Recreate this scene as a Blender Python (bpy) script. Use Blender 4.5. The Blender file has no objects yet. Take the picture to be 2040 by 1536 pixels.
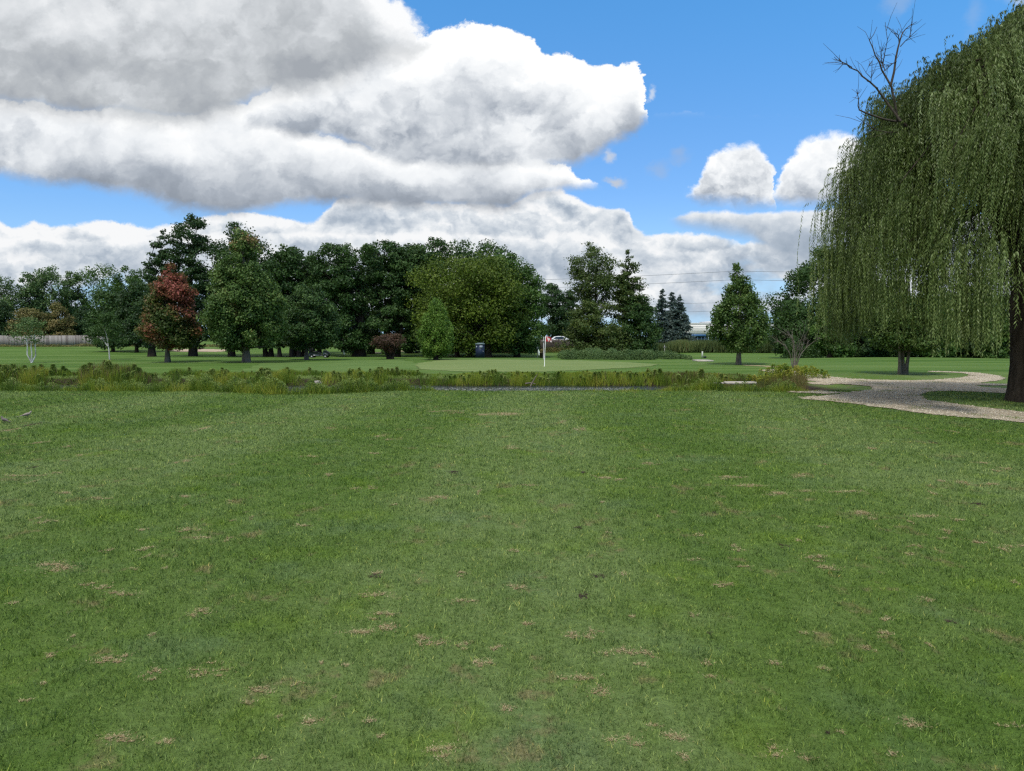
import bpy, math, numpy as np
from mathutils import Vector
R = math.radians
C = bpy.context.scene.collection
sc = bpy.context.scene
rng = np.random.default_rng(7)

# ---------------------------------------------------------------- camera
F_PX, CX, CY, PITCH, EYE = 1420.0, 1020.0, 768.0, R(3.87), 1.7
cam = bpy.data.cameras.new('camera')
cam.sensor_width = 36; cam.lens = 36*F_PX/2040; cam.clip_end = 5000; cam.clip_start = 0.05
co = bpy.data.objects.new('camera', cam); C.objects.link(co)
co.location = (0, 0, EYE); co.rotation_euler = (R(90)-PITCH, 0, 0)
sc.camera = co
sc.view_settings.view_transform = 'Standard'; sc.view_settings.look = 'None'
sc.view_settings.exposure = 0.5; sc.view_settings.gamma = 1
sc.render.engine = 'CYCLES'
sc.cycles.use_denoising = False
sc.cycles.pixel_filter_type = 'BLACKMAN_HARRIS'; sc.cycles.filter_width = 1.35
sc.cycles.use_adaptive_sampling = True
sc.cycles.adaptive_threshold = 0.012
sc.cycles.max_bounces = 6; sc.cycles.diffuse_bounces = 3; sc.cycles.glossy_bounces = 2
sc.cycles.transmission_bounces = 3; sc.cycles.transparent_max_bounces = 4
sc.cycles.caustics_reflective = False; sc.cycles.caustics_refractive = False

def ray(px, py):
    dx, dy = (px-CX)/F_PX, (CY-py)/F_PX
    return dx, math.cos(PITCH)+math.sin(PITCH)*dy, -math.sin(PITCH)+math.cos(PITCH)*dy
def XZ(px, py, Y):
    d = ray(px, py); return d[0]/d[1]*Y, EYE+d[2]/d[1]*Y
def Zat(py, Y): return XZ(CX, py, Y)[1]
def Xat(px, Y, py=690): return XZ(px, py, Y)[0]

# ---------------------------------------------------------------- sun
SUN_EL, SUN_AZ = R(60), R(196)        # azimuth measured from +Y (view direction) towards +X
sd = Vector((math.cos(SUN_EL)*math.sin(SUN_AZ), math.cos(SUN_EL)*math.cos(SUN_AZ), math.sin(SUN_EL)))
sun = bpy.data.lights.new('sun', 'SUN'); sun.energy = 2.0; sun.angle = R(9); sun.color = (1, .95, .86)
so = bpy.data.objects.new('sun', sun); C.objects.link(so)
so.location = (30, -30, 60); so.rotation_euler = (-sd).to_track_quat('-Z', 'Y').to_euler()

# ---------------------------------------------------------------- node helper
class NB:
    def __init__(s, nt): s.nt = nt; s.L = nt.links
    def new(s, t, **k):
        n = s.nt.nodes.new(t)
        for a, b in k.items(): setattr(n, a, b)
        return n
    def put(s, sock, v):
        if v is None: return
        if isinstance(v, bpy.types.NodeSocket): s.L.new(v, sock)
        else: sock.default_value = v
    def m(s, op, a, b=None, c=None, clamp=False):
        n = s.new('ShaderNodeMath', operation=op, use_clamp=clamp)
        for i, v in enumerate((a, b, c)): s.put(n.inputs[i], v)
        return n.outputs[0]
    def v(s, op, a, b=None, sc_=None):
        n = s.new('ShaderNodeVectorMath', operation=op)
        s.put(n.inputs[0], a); s.put(n.inputs[1], b)
        if sc_ is not None: s.put(n.inputs['Scale'], sc_)
        return n.outputs['Value'] if op in ('LENGTH', 'DOT_PRODUCT', 'DISTANCE') else n.outputs[0]
    def comb(s, x, y, z=0.0):
        n = s.new('ShaderNodeCombineXYZ')
        for i, q in enumerate((x, y, z)): s.put(n.inputs[i], q)
        return n.outputs[0]
    def sep(s, v):
        n = s.new('ShaderNodeSeparateXYZ'); s.put(n.inputs[0], v); return n.outputs
    def ss(s, x, a, b, lo=0.0, hi=1.0, kind='SMOOTHSTEP'):
        n = s.new('ShaderNodeMapRange', interpolation_type=kind)
        s.put(n.inputs[0], x); s.put(n.inputs[1], a); s.put(n.inputs[2], b)
        s.put(n.inputs[3], lo); s.put(n.inputs[4], hi)
        return n.outputs[0]
    def noise(s, vec, scale, detail=4, rough=.5, dist=0.0, dims='3D'):
        n = s.new('ShaderNodeTexNoise', noise_dimensions=dims)
        s.put(n.inputs['Vector'], vec); n.inputs['Scale'].default_value = scale
        n.inputs['Detail'].default_value = detail; n.inputs['Roughness'].default_value = rough
        n.inputs['Distortion'].default_value = dist
        return n
    def mix(s, f, a, b, blend='MIX'):
        n = s.new('ShaderNodeMix', data_type='RGBA', blend_type=blend)
        s.put(n.inputs[0], f); s.put(n.inputs[6], a); s.put(n.inputs[7], b)
        return n.outputs[2]
    def ramp(s, x, stops):
        n = s.new('ShaderNodeValToRGB'); s.put(n.inputs[0], x); e = n.color_ramp.elements
        while len(e) > 1: e.remove(e[-1])
        e[0].position = stops[0][0]; e[0].color = (*stops[0][1], 1)
        for p, c in stops[1:]:
            q = e.new(p); q.color = (*c, 1)
        return n.outputs[0]
    def curve(s, x, pts):
        n = s.new('ShaderNodeFloatCurve'); s.put(n.inputs['Value'], x)
        cm = n.mapping; cu = cm.curves[0]; cm.extend = 'HORIZONTAL'
        pts = sorted(pts)
        for i, (a, b) in enumerate(pts):
            if i < 2: cu.points[i].location = (a, b)
            else: cu.points.new(a, b)
        for p in cu.points: p.handle_type = 'AUTO_CLAMPED'
        cm.update()
        return n.outputs[0]

# ---------------------------------------------------------------- world: sky texture and clouds
w = bpy.data.worlds.new('World'); sc.world = w; w.use_nodes = True
for n in list(w.node_tree.nodes): w.node_tree.nodes.remove(n)
B = NB(w.node_tree)
sky = B.new('ShaderNodeTexSky', sky_type='NISHITA'); sky.sun_disc = False
sky.sun_elevation = SUN_EL; sky.sun_rotation = SUN_AZ
sky.air_density = 1.0; sky.dust_density = 0.6; sky.ozone_density = 2.5
tc = B.new('ShaderNodeTexCoord').outputs['Generated']
sx, sy, sz = B.sep(tc)
ay = B.m('ADD', B.m('ABSOLUTE', sy), 0.04)
U = B.m('DIVIDE', sx, ay); Vv = B.m('DIVIDE', sz, ay)
Vp = B.m('MAXIMUM', Vv, -0.02)
def cloudnoise(k, sd_):
    P = B.comb(B.m('MULTIPLY', U, 3.0*k), B.m('MULTIPLY', Vp, 3.6*k), B.m('MULTIPLY_ADD', sy, .3, sd_))
    wv = B.v('SUBTRACT', B.noise(P, 1.7, 11, .68).outputs['Color'], (.5, .5, .5)); wx, wy, _ = B.sep(wv)
    def bil(Q):
        o = None
        for f_, w_ in ((1.7, .5), (3.9, .28), (8.7, .15), (19., .07)):
            q = B.m('ABSOLUTE', B.m('MULTIPLY_ADD', B.noise(Q, f_, 1, .5, .35).outputs[0], 2.0, -1.0))
            o = B.m('MULTIPLY', q, w_) if o is None else B.m('MULTIPLY_ADD', q, w_, o)
        return o
    Pw = B.v('ADD', P, B.v('SCALE', wv, None, .35))
    b1 = bil(Pw); b2 = bil(B.v('ADD', Pw, (.07, .13, 0)))
    rel = B.m('ADD', B.m('MULTIPLY', B.m('SUBTRACT', b2, b1), -1.0), 0.0)
    big = B.noise(B.v('MULTIPLY', P, (.8, 1.6, 1)), .8, 6, .55).outputs[0]
    amp = .105/k**.7
    wx = B.m('MULTIPLY', wx, amp); wy = B.m('MULTIPLY_ADD', B.m('SUBTRACT', b1, .22), -.05/k, B.m('MULTIPLY', wy, amp))
    return wx, wy, rel, big, b1
NA = cloudnoise(1.0, 0.0); NBH = cloudnoise(2.3, 4.0)
wx, wy, relief, big, bil1 = NA
US, UO = 1/1.7, .5
def cu(pts):
    out = []
    for px, py in pts:
        d = ray(px, py); out.append((d[0]/d[1]*US+UO, max(0, min(1, d[2]/d[1]+.05))))
    return out
def cloud(base, top, bot, st, sb, sign=(1, 1), a=.55, e=.5, eh=.03, rel=1.6, off=0.0, bg=.6, dens=1.0,
          stops=None):
    wx, wy, relief, big, bil1 = NBH if (stops is H or eh == .018) else NA
    u2 = B.m('ADD', B.m('MULTIPLY', B.m('MULTIPLY_ADD', wx, sign[0], U), US), UO)
    ue = B.m('MINIMUM', B.m('MAXIMUM', u2, 0.0), 1.0)
    v2 = B.m('ADD', Vv, .05)
    dt = B.m('SUBTRACT', B.curve(ue, cu(top)), B.m('MULTIPLY_ADD', wy, sign[1], v2))
    db = B.m('SUBTRACT', B.m('MULTIPLY_ADD', wy, sign[1]*.7, v2), B.curve(ue, cu(bot)))
    al = B.m('MULTIPLY', B.ss(dt, 0.0, st), B.ss(db, -sb*.4, sb))
    al = B.m('MULTIPLY', al, B.ss(B.m('ADD', dt, db), .004, .018))
    if dens == .99: al = B.m('MULTIPLY', al, B.ss(B.m('ADD', big, B.m('MULTIPLY', Vv, 1.2)), .43, .55, .10, 1.0))
    if dens < .98: al = B.m('MULTIPLY', al, dens)
    th = B.m('DIVIDE', B.m('MAXIMUM', db, 0.0), B.m('ADD', B.m('ADD', B.m('MAXIMUM', db, 0.0), B.m('MAXIMUM', dt, 0.0)), .001))
    s_ = B.m('MULTIPLY', th, a)
    s_ = B.m('ADD', s_, B.ss(dt, eh, 0.0, 0.0, e))
    s_ = B.m('MULTIPLY_ADD', relief, rel*.75, s_); s_ = B.m('MULTIPLY_ADD', B.m('SUBTRACT', bil1, .22), .22, s_)
    s_ = B.m('MULTIPLY_ADD', B.m('SUBTRACT', big, .5), bg, s_)
    s_ = B.m('ADD', s_, off, clamp=True)
    col = B.ramp(s_, stops or [(0, (.30, .34, .40)), (.22, (.42, .465, .53)), (.45, (.64, .68, .73)), (.7, (.88, .91, .94)), (1, (1.06, 1.07, 1.07))])
    col = B.v('SCALE', col, None, 6.9)
    return B.mix(al, base, col)
skyc = B.mix(1.0, sky.outputs[0], B.mix(B.ss(Vv, .12, .52), (.66, .90, 1.18, 1), (.55, 1.22, 1.56, 1)), 'MULTIPLY')
# pale veil close to the horizon
c = B.mix(B.ss(Vv, .20, .0, 0, .75), skyc, (3.1, 4.9, 7.0, 1))
H = [(0, (.33, .40, .49)), (.3, (.44, .51, .60)), (.55, (.60, .66, .73)), (.8, (.80, .84, .88)), (1, (.96, .97, .98))]
c = cloud(c, [(-200, 400), (0, 412), (30, 425), (75, 452), (110, 443), (160, 452), (250, 443), (340, 458), (420, 436), (560, 430), (592, 440), (640, 446), (690, 400), (820, 398),
              (860, 410), (1000, 412), (1060, 386), (1110, 380), (1135, 398), (1180, 416), (1238, 422), (1250, 452), (1290, 474), (1320, 468), (1440, 478), (1470, 492), (1600, 500), (1800, 440), (2300, 430)],
          [(-300, 640), (2300, 640)], .006, .02, (.45, .6), a=.25, e=.42, eh=.022, rel=2.1, off=.50, bg=1.9, stops=H, dens=.99)
c = cloud(c, [(-300, 470), (0, 478), (100, 470), (200, 480), (350, 474), (450, 470), (620, 466), (760, 470), (900, 470), (1060, 476), (1120, 462), (1200, 480), (1280, 490), (1400, 500), (1480, 486), (1600, 498), (2300, 490)],
          [(-300, 560), (0, 520), (200, 530), (400, 540), (2300, 560)], .008, .03, (-.5, .6), a=.5, e=.35, eh=.02, rel=2.0, off=.26, bg=1.5, stops=H, dens=.99)
c = cloud(c, [(1300, 446), (1330, 440), (1360, 428), (1420, 426), (1480, 430), (1560, 423), (1660, 420), (1800, 430), (2300, 440)],
          [(1300, 447), (1350, 462), (1420, 475), (1480, 490), (1520, 520), (1600, 535), (1700, 535), (2300, 540)], .007, .02, (.5, .5), a=.75, e=.2, eh=.02, rel=1.3, off=.04, bg=.5, stops=H)
c = cloud(c, [(1325, 405), (1345, 392), (1375, 362), (1392, 330), (1408, 316), (1432, 302), (1455, 300), (1475, 297), (1497, 308), (1512, 330), (1522, 360), (1526, 400), (1528, 418), (1531, 425)],
          [(1325, 406), (1345, 398), (1375, 413), (1420, 420), (1470, 425), (1510, 422), (1531, 425)], .013, .018, (.9, .9), a=.62, e=.42, eh=.018, rel=2.0, off=.26, bg=.3)
c = cloud(c, [(1512, 400), (1525, 370), (1535, 345), (1548, 318), (1570, 294), (1600, 281), (1640, 277), (1672, 285), (1700, 320), (1740, 350), (1800, 400), (1801, 418)],
          [(1512, 402), (1530, 413), (1600, 418), (1700, 416), (1801, 418)], .013, .018, (.9, .9), a=.8, e=.3, eh=.018, rel=1.6, off=.26, bg=.3)
c = cloud(c, [(-300, 180), (0, 205), (60, 214), (160, 228), (300, 238), (400, 238), (440, 228), (470, 216), (510, 218), (540, 236), (570, 254), (610, 266), (650, 276), (690, 288), (722, 296), (740, 306),
              (850, 306), (940, 306), (1010, 310), (1070, 322), (1120, 338), (1165, 356), (1195, 380), (1200, 386)],
          [(-300, 330), (0, 360), (100, 370), (200, 384), (300, 402), (370, 424), (430, 436), (520, 434), (600, 425), (650, 420), (720, 420), (850, 432), (960, 434), (1040, 424), (1070, 408), (1130, 402), (1180, 390), (1200, 386)],
          .006, .016, (1, .7), a=1.0, e=.28, eh=.03, rel=1.6, off=.06, bg=.6)
c = cloud(c, [(490, 262), (520, 210), (555, 188), (600, 140), (720, 110), (800, 84), (860, 84), (885, 70), (920, 63), (965, 66), (1000, 76), (1030, 82), (1060, 100), (1085, 116), (1120, 116), (1150, 130), (1185, 150),
              (1225, 150), (1258, 142), (1272, 168), (1281, 205), (1284, 235), (1288, 250)],
          [(490, 263), (540, 275), (600, 290), (680, 298), (760, 330), (850, 345), (960, 346), (1060, 350), (1130, 350), (1170, 335), (1200, 312), (1235, 288), (1262, 275), (1278, 255), (1288, 250)],
          .005, .016, (.8, .8), a=1.0, e=.32, eh=.07, rel=2.2, off=.13, bg=.5)
c = cloud(c, [(-300, -600), (600, -600), (740, -300), (790, -20), (820, 30), (845, 60), (870, 92), (880, 100)],
          [(-300, 235), (0, 238), (100, 250), (200, 262), (300, 272), (420, 274), (460, 262), (500, 244), (540, 226), (590, 214), (650, 206), (720, 180), (790, 150), (850, 122), (880, 101)],
          .02, .028, (1, .8), a=1.35, e=.0, eh=.03, rel=1.5, off=.19, bg=.8,
          stops=[(0, (.38, .41, .45)), (.25, (.50, .53, .56)), (.5, (.70, .73, .76)), (.75, (.88, .90, .92)), (1, (1.0, 1.01, 1.02))])
# unseen broken cloud deck overhead and behind, added for brighter, more neutral ambient light
c = B.mix(B.m('MULTIPLY', B.ss(Vv, .62, 1.1), B.ss(NA[3], .36, .52, .25, .95)), c, (6.0, 6.1, 6.3, 1))
# small loose puffs
def puff(base, px, py, rx, ry, dens, bright):
    d = ray(px, py); u0, v0 = d[0]/d[1], d[2]/d[1]
    q = B.comb(B.m('DIVIDE', B.m('SUBTRACT', B.m('MULTIPLY_ADD', wx, .9, U), u0), rx/F_PX), B.m('DIVIDE', B.m('SUBTRACT', B.m('MULTIPLY_ADD', wy, .9, Vv), v0), ry/F_PX))
    al = B.ss(B.v('LENGTH', q), 1.15, .1, 0.0, dens)
    return B.mix(al, base, (bright*6.8, bright*7.0, bright*7.2, 1))
for a_ in ((1222, 366, 22, 14, .8, .62), (1290, 202, 9, 12, .6, .85), (1345, 330, 26, 20, .30, .5), (1305, 352, 30, 16, .28, .5), (1213, 312, 14, 12, .7, .7),
           (2010, 2, 95, 34, .8, .72), (1740, 38, 34, 24, .25, .6), (1890, 60, 22, 40, .16, .6)):
    c = puff(c, *a_)
bg = B.new('ShaderNodeBackground'); bg.inputs[1].default_value = 0.1
B.L.new(c, bg.inputs[0])
wo = B.new('ShaderNodeOutputWorld'); B.L.new(bg.outputs[0], wo.inputs[0])
w.cycles.sampling_method = 'MANUAL'; w.cycles.sample_map_resolution = 512

# ---------------------------------------------------------------- materials
def mat(name):
    m = bpy.data.materials.new(name); m.use_nodes = True
    for n in list(m.node_tree.nodes): m.node_tree.nodes.remove(n)
    return m, NB(m.node_tree)
def out(b, sh, disp=None):
    o = b.new('ShaderNodeOutputMaterial'); b.L.new(sh, o.inputs[0])
def bsdf(b, col, rough=.7, spec=.3, metal=0.0, normal=None):
    n = b.new('ShaderNodeBsdfPrincipled'); b.put(n.inputs['Base Color'], col if not isinstance(col, tuple) else (*col[:3], 1))
    b.put(n.inputs['Roughness'], rough); n.inputs['Specular IOR Level'].default_value = spec
    b.put(n.inputs['Metallic'], metal)
    if normal is not None: b.L.new(normal, n.inputs['Normal'])
    return n.outputs[0]
def bump(b, h, dist, strength=1.0):
    n = b.new('ShaderNodeBump'); n.inputs['Strength'].default_value = strength; n.inputs['Distance'].default_value = dist
    b.L.new(h, n.inputs['Height']); return n.outputs[0]
def plain(name, col, rough=.6, spec=.3, metal=0.0, var=.15, scale=6, bp=0.0):
    m, b = mat(name); p = b.new('ShaderNodeNewGeometry').outputs['Position']
    n = b.noise(p, scale, 5, .6).outputs[0]
    c1 = tuple(x*(1-var) for x in col); c2 = tuple(min(1, x*(1+var)) for x in col)
    cc = b.ramp(n, [(.3, c1), (.7, c2)])
    out(b, bsdf(b, cc, rough, spec, metal, bump(b, n, bp) if bp else None)); return m
def leafmat(name, stops, trans=.22, rough=.55, spec=.25):
    m, b = mat(name); t = b.new('ShaderNodeAttribute', attribute_name='tint').outputs['Fac']
    cc = b.ramp(t, stops)
    s1 = bsdf(b, cc, rough, spec)
    tr = b.new('ShaderNodeBsdfTranslucent'); b.L.new(b.mix(.5, cc, (.10, .17, .02, 1)), tr.inputs[0])
    mx = b.new('ShaderNodeMixShader'); mx.inputs[0].default_value = trans
    b.L.new(s1, mx.inputs[1]); b.L.new(tr.outputs[0], mx.inputs[2]); out(b, mx.outputs[0]); return m
def barkmat(name, a, c, scale=8):
    m, b = mat(name); p = b.new('ShaderNodeNewGeometry').outputs['Position']
    q = b.v('MULTIPLY', p, (1, 1, .18)); n = b.noise(q, scale, 6, .65).outputs[0]
    out(b, bsdf(b, b.ramp(n, [(.35, a), (.65, c)]), .9, .1, 0, bump(b, n, .03))); return m

def turf_color(b, kind):
    """shared by the ground sheet and the blades, so their patches agree"""
    p = b.new('ShaderNodeNewGeometry').outputs['Position']
    x, y, z = b.sep(p); pf = b.comb(x, y, 0)
    wob = b.noise(pf, .09, 3, .5).outputs[0]
    ang = b.m('ADD', b.m('MULTIPLY', x, 1.15), b.m('ADD', b.m('MULTIPLY', y, -.10), b.m('MULTIPLY', wob, 5.0)))
    st = b.ss(b.m('SINE', ang), -.6, .6)
    n_l = b.noise(pf, .55, 5, .6).outputs[0]
    n_m = b.noise(b.v('ADD', pf, (31, 7, 0)), 2.6, 4, .6).outputs[0]
    n_y = b.noise(b.v('ADD', pf, (5, 91, 0)), 1.1, 4, .6).outputs[0]
    f = b.m('MULTIPLY', st, .24); f = b.m('MULTIPLY_ADD', n_l, .65, f); f = b.m('MULTIPLY_ADD', n_m, .45, f); f = b.m('SUBTRACT', f, .17)
    cc = b.ramp(f, [(.25, (0.104, 0.181, 0.032)), (.45, (0.135, 0.210, 0.050)), (.65, (0.172, 0.244, 0.077)), (.9, (0.213, 0.284, 0.104))])
    cc = b.mix(b.ss(n_y, .52, .70, 0, .42), cc, (.150, .245, .016, 1))
    n_g = b.noise(b.v('ADD', pf, (47, 3, 0)), .9, 5, .65).outputs[0]
    cc = b.mix(b.ss(n_g, .52, .70, 0, .4), cc, (.135, .205, .100, 1))
    n_b = b.noise(b.v('ADD', pf, (77, 13, 0)), 1.5, 5, .65).outputs[0]
    n_d = b.noise(b.v('MULTIPLY', pf, (1.0, .7, 1)), 5.5, 4, .7).outputs[0]
    cc = b.mix(b.ss(b.m('MULTIPLY_ADD', n_d, .6, n_b), .88, 1.02, 0, .62), cc, (.27, .215, .115, 1))
    return p, pf, cc, n_b
# ---------------------------------------------------------------- mesh helpers
def link(name, me, m=None, parent=None):
    if m is not None: me.materials.append(m)
    o = bpy.data.objects.new(name, me); C.objects.link(o)
    if parent is not None: o.parent = parent
    return o
def mesh_np(name, V, F, m, parent=None, tint=None, smooth=False, origin=None):
    V = np.asarray(V, np.float32); F = np.asarray(F, np.int32)
    me = bpy.data.meshes.new(name)
    me.vertices.add(len(V)); me.vertices.foreach_set('co', V.ravel())
    k = F.shape[1]; me.loops.add(F.size); me.loops.foreach_set('vertex_index', F.ravel())
    me.polygons.add(len(F)); me.polygons.foreach_set('loop_start', np.arange(0, F.size, k, dtype=np.int32))
    if tint is not None:
        a = me.attributes.new('tint', 'FLOAT', 'FACE'); a.data.foreach_set('value', np.asarray(tint, np.float32))
    me.update(calc_edges=True)
    if smooth: me.polygons.foreach_set('use_smooth', np.ones(len(F), bool))
    return link(name, me, m, parent)
def tag(o, label=None, cat=None, group=None, kind=None):
    if label: o['label'] = label
    if cat: o['category'] = cat
    if group: o['group'] = group
    if kind: o['kind'] = kind
    return o
def empty(name, loc, label, cat, group=None, rz=0.0):
    o = bpy.data.objects.new(name, None); C.objects.link(o); o.location = loc; o.rotation_euler = (0, 0, rz)
    o.empty_display_size = .3
    return tag(o, label, cat, group)
class MB:
    """collects quads"""
    def __init__(s): s.V = []; s.F = []; s.n = 0
    def add(s, V, F):
        s.V.append(np.asarray(V, float)); s.F.append(np.asarray(F, int)+s.n); s.n += len(V)
    def box(s, c, d, taper=1.0, rz=0.0, ry=0.0):
        x, y, z = (q/2 for q in d); t = taper
        v = np.array([[-x, -y, -z], [x, -y, -z], [x, y, -z], [-x, y, -z], [-x*t, -y*t, z], [x*t, -y*t, z], [x*t, y*t, z], [-x*t, y*t, z]])
        if ry: v = v@np.array([[math.cos(ry), 0, -math.sin(ry)], [0, 1, 0], [math.sin(ry), 0, math.cos(ry)]])
        if rz: v = v@np.array([[math.cos(rz), math.sin(rz), 0], [-math.sin(rz), math.cos(rz), 0], [0, 0, 1]])
        s.add(v+np.array(c), [[0, 3, 2, 1], [4, 5, 6, 7], [0, 1, 5, 4], [1, 2, 6, 5], [2, 3, 7, 6], [3, 0, 4, 7]])
    def tube(s, pts, rad, sides=6, cap=False):
        pts = np.asarray(pts, float); n = len(pts)
        rad = np.broadcast_to(np.asarray(rad, float), (n,))
        d = np.gradient(pts, axis=0); d /= np.linalg.norm(d, axis=1)[:, None]+1e-9
        ref = np.array([0, 0, 1.]) if abs(d[0, 2]) < .8 else np.array([1., 0, 0])
        u = np.cross(d, ref); u /= np.linalg.norm(u, axis=1)[:, None]+1e-9; v = np.cross(d, u)
        a = np.linspace(0, 2*math.pi, sides, endpoint=False)
        V = pts[:, None, :]+rad[:, None, None]*(np.cos(a)[None, :, None]*u[:, None, :]+np.sin(a)[None, :, None]*v[:, None, :])
        i = np.arange(n-1)[:, None]*sides; j = np.arange(sides)[None, :]; j2 = (j+1) % sides
        Fq = np.stack([i+j, i+j2, i+sides+j2, i+sides+j], -1).reshape(-1, 4)
        V = V.reshape(-1, 3)
        if cap and sides == 8:
            e = (n-1)*sides
            Fq = np.vstack([Fq] + [[[b_, b_+1, b_+2, b_+3], [b_+4, b_+5, b_+6, b_+7], [b_, b_+3, b_+4, b_+7]] for b_ in (0, e)])
        s.add(V, Fq)
    def lathe(s, prof, sides=16, c=(0, 0, 0), sq=(1, 1)):
        a = np.linspace(0, 2*math.pi, sides, endpoint=False); P = np.asarray(prof, float)
        V = np.stack([P[:, 0:1]*np.cos(a)*sq[0], P[:, 0:1]*np.sin(a)*sq[1], np.repeat(P[:, 1:2], sides, 1)], -1).reshape(-1, 3)+np.array(c)
        n = len(P); i = np.arange(n-1)[:, None]*sides; j = np.arange(sides)[None, :]; j2 = (j+1) % sides
        s.add(V, np.stack([i+j, i+j2, i+sides+j2, i+sides+j], -1).reshape(-1, 4))
    def build(s, name, m, parent=None, smooth=False, tint=None):
        return mesh_np(name, np.vstack(s.V), np.vstack(s.F), m, parent, tint, smooth)
def nrm(a): return a/(np.linalg.norm(a, axis=-1, keepdims=True)+1e-9)
def leafquads(c, ax, nr, l, wd):
    """diamond leaves: c centre, ax long axis, nr normal"""
    ax = nrm(ax); sd_ = nrm(np.cross(ax, nr)); l = np.broadcast_to(l, (len(c),))[:, None]; wd = np.broadcast_to(wd, (len(c),))[:, None]
    V = np.stack([c-ax*l*.5, c-ax*l*.05+sd_*wd*.5, c+ax*l*.5, c-ax*l*.05-sd_*wd*.5], 1).reshape(-1, 3)
    F = np.arange(len(c)*4).reshape(-1, 4)
    return V, F
def blades(base, h, wd, lean, rnd=rng):
    """triangular blades standing on base"""
    n = len(base); a = rnd.uniform(0, 2*math.pi, n); b2 = rnd.uniform(0, 2*math.pi, n)
    h = np.broadcast_to(h, (n,)); wd = np.broadcast_to(wd, (n,)); lean = np.broadcast_to(lean, (n,))
    s_ = np.stack([np.cos(a), np.sin(a), np.zeros(n)], 1)*wd[:, None]*.5
    tip = base+np.stack([np.cos(b2)*lean*h, np.sin(b2)*lean*h, h*np.sqrt(np.maximum(.05, 1-np.minimum(lean, .97)**2))], 1)
    V = np.stack([base-s_, base+s_, tip], 1).reshape(-1, 3)
    return V, np.arange(3*n).reshape(-1, 3)

# ---------------------------------------------------------------- terrain
KY = np.array([-200, 36, 56, 74, 90, 106, 134, 220, 3000.]); KZ = np.array([0, 0, .02, -.52, -.78, -.62, 0, .2, .6])
def sstep(x, a, b):
    t = np.clip((x-a)/(b-a), 0, 1); return t*t*(3-2*t)
def near_edge(x): return 22.5-1.3*np.exp(-((x+7.0)/2.3)**2)+.12*np.sin(x*1.3)+.08*np.sin(x*3.1+1)
def terrain(x, y):
    x = np.asarray(x, float); y = np.asarray(y, float)
    i = np.clip(np.searchsorted(KY, y)-1, 0, len(KY)-2)
    t = np.clip((y-KY[i])/(KY[i+1]-KY[i]), 0, 1); t = t*t*(3-2*t)
    z = KZ[i]+(KZ[i+1]-KZ[i])*t
    ye = near_edge(x)
    z = z-.58*sstep(y, ye, ye+1.5)*(1-sstep(y, 30.4+.3*np.sin(x*.9)+.15*np.sin(x*2.7), 32.4))*(1-sstep(x, 9.3, 12.5))
    z = z+(.035*np.sin(x*.21+1)*np.sin(y*.13)+.03*np.sin(x*.33+y*.17))*sstep(y, 34, 44)
    z = z+.012*np.sin(x*.9+y*.3)*np.sin(y*.8)*sstep(y, 2, 8)*(1-sstep(y, 30, 34))
    return z
def hit(px, py):
    d = ray(px, py); t = np.geomspace(1.5, 900, 4000)
    x, y, z = d[0]*t, d[1]*t, EYE+d[2]*t
    k = np.argmax(z < terrain(x, y)); return x[k], y[k]
def gz(x, y): return float(terrain(x, y))

gx = np.concatenate([-np.geomspace(900, 42, 26), np.arange(-40, 40.01, .4), np.geomspace(42, 900, 26)])
gy = np.concatenate([[-200, -90, -40, -15], np.arange(-4, 20, 1.0), np.arange(20, 34, .2), np.arange(34, 64, .7), np.arange(64, 140, 2.2), np.geomspace(142, 2500, 26)])
GX, GY = np.meshgrid(gx, gy); GZ = terrain(GX, GY)
nx, ny = len(gx), len(gy)
ii, jj = np.meshgrid(np.arange(nx-1), np.arange(ny-1)); k = (jj*nx+ii).ravel()
gm, b = mat('turf_ground')
p, pf, cc, nb = turf_color(b, 0)
x_, y_, z_ = b.sep(p)
fine = b.noise(pf, 22, 5, .7).outputs[0]
cc = b.mix(b.ss(fine, .25, .75, .0, .55), cc, b.mix(1.0, cc, (.24, .25, .20, 1), 'MULTIPLY'))
# rough strips across the far lawn
fy = b.noise(b.v('MULTIPLY', pf, (.03, .34, 1)), 1.0, 5, .7).outputs[0]
far = b.ramp(fy, [(.38, (0.048, 0.104, 0.015)), (.48, (0.076, 0.144, 0.026)), (.56, (0.100, 0.168, 0.038)), (.64, (0.132, 0.192, 0.053))])
fp = b.noise(pf, .35, 4, .6).outputs[0]
far = b.mix(b.ss(fp, .4, .75, 0, .45), far, (.095, .150, .035, 1))
cc = b.mix(b.ss(y_, 32, 36), cc, far)
mud = b.ramp(b.noise(p, 3.0, 6, .7).outputs[0], [(.35, (.018, .013, .009)), (.6, (.050, .036, .026)), (.8, (.09, .07, .05))])
cc = b.mix(b.m('MULTIPLY', b.ss(z_, -.07, -.2), b.ss(y_, 40, 38)), cc, mud)
hb = b.m('ADD', b.noise(pf, 60, 4, .7).outputs[0], b.m('MULTIPLY', fine, 2.0))
out(b, bsdf(b, cc, .9, .08, 0, bump(b, hb, .02, .8)))
tag(mesh_np('ground', np.stack([GX, GY, GZ], -1).reshape(-1, 3), np.stack([k, k+1, k+nx+1, k+nx], 1), gm, smooth=True), kind='structure')

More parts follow.
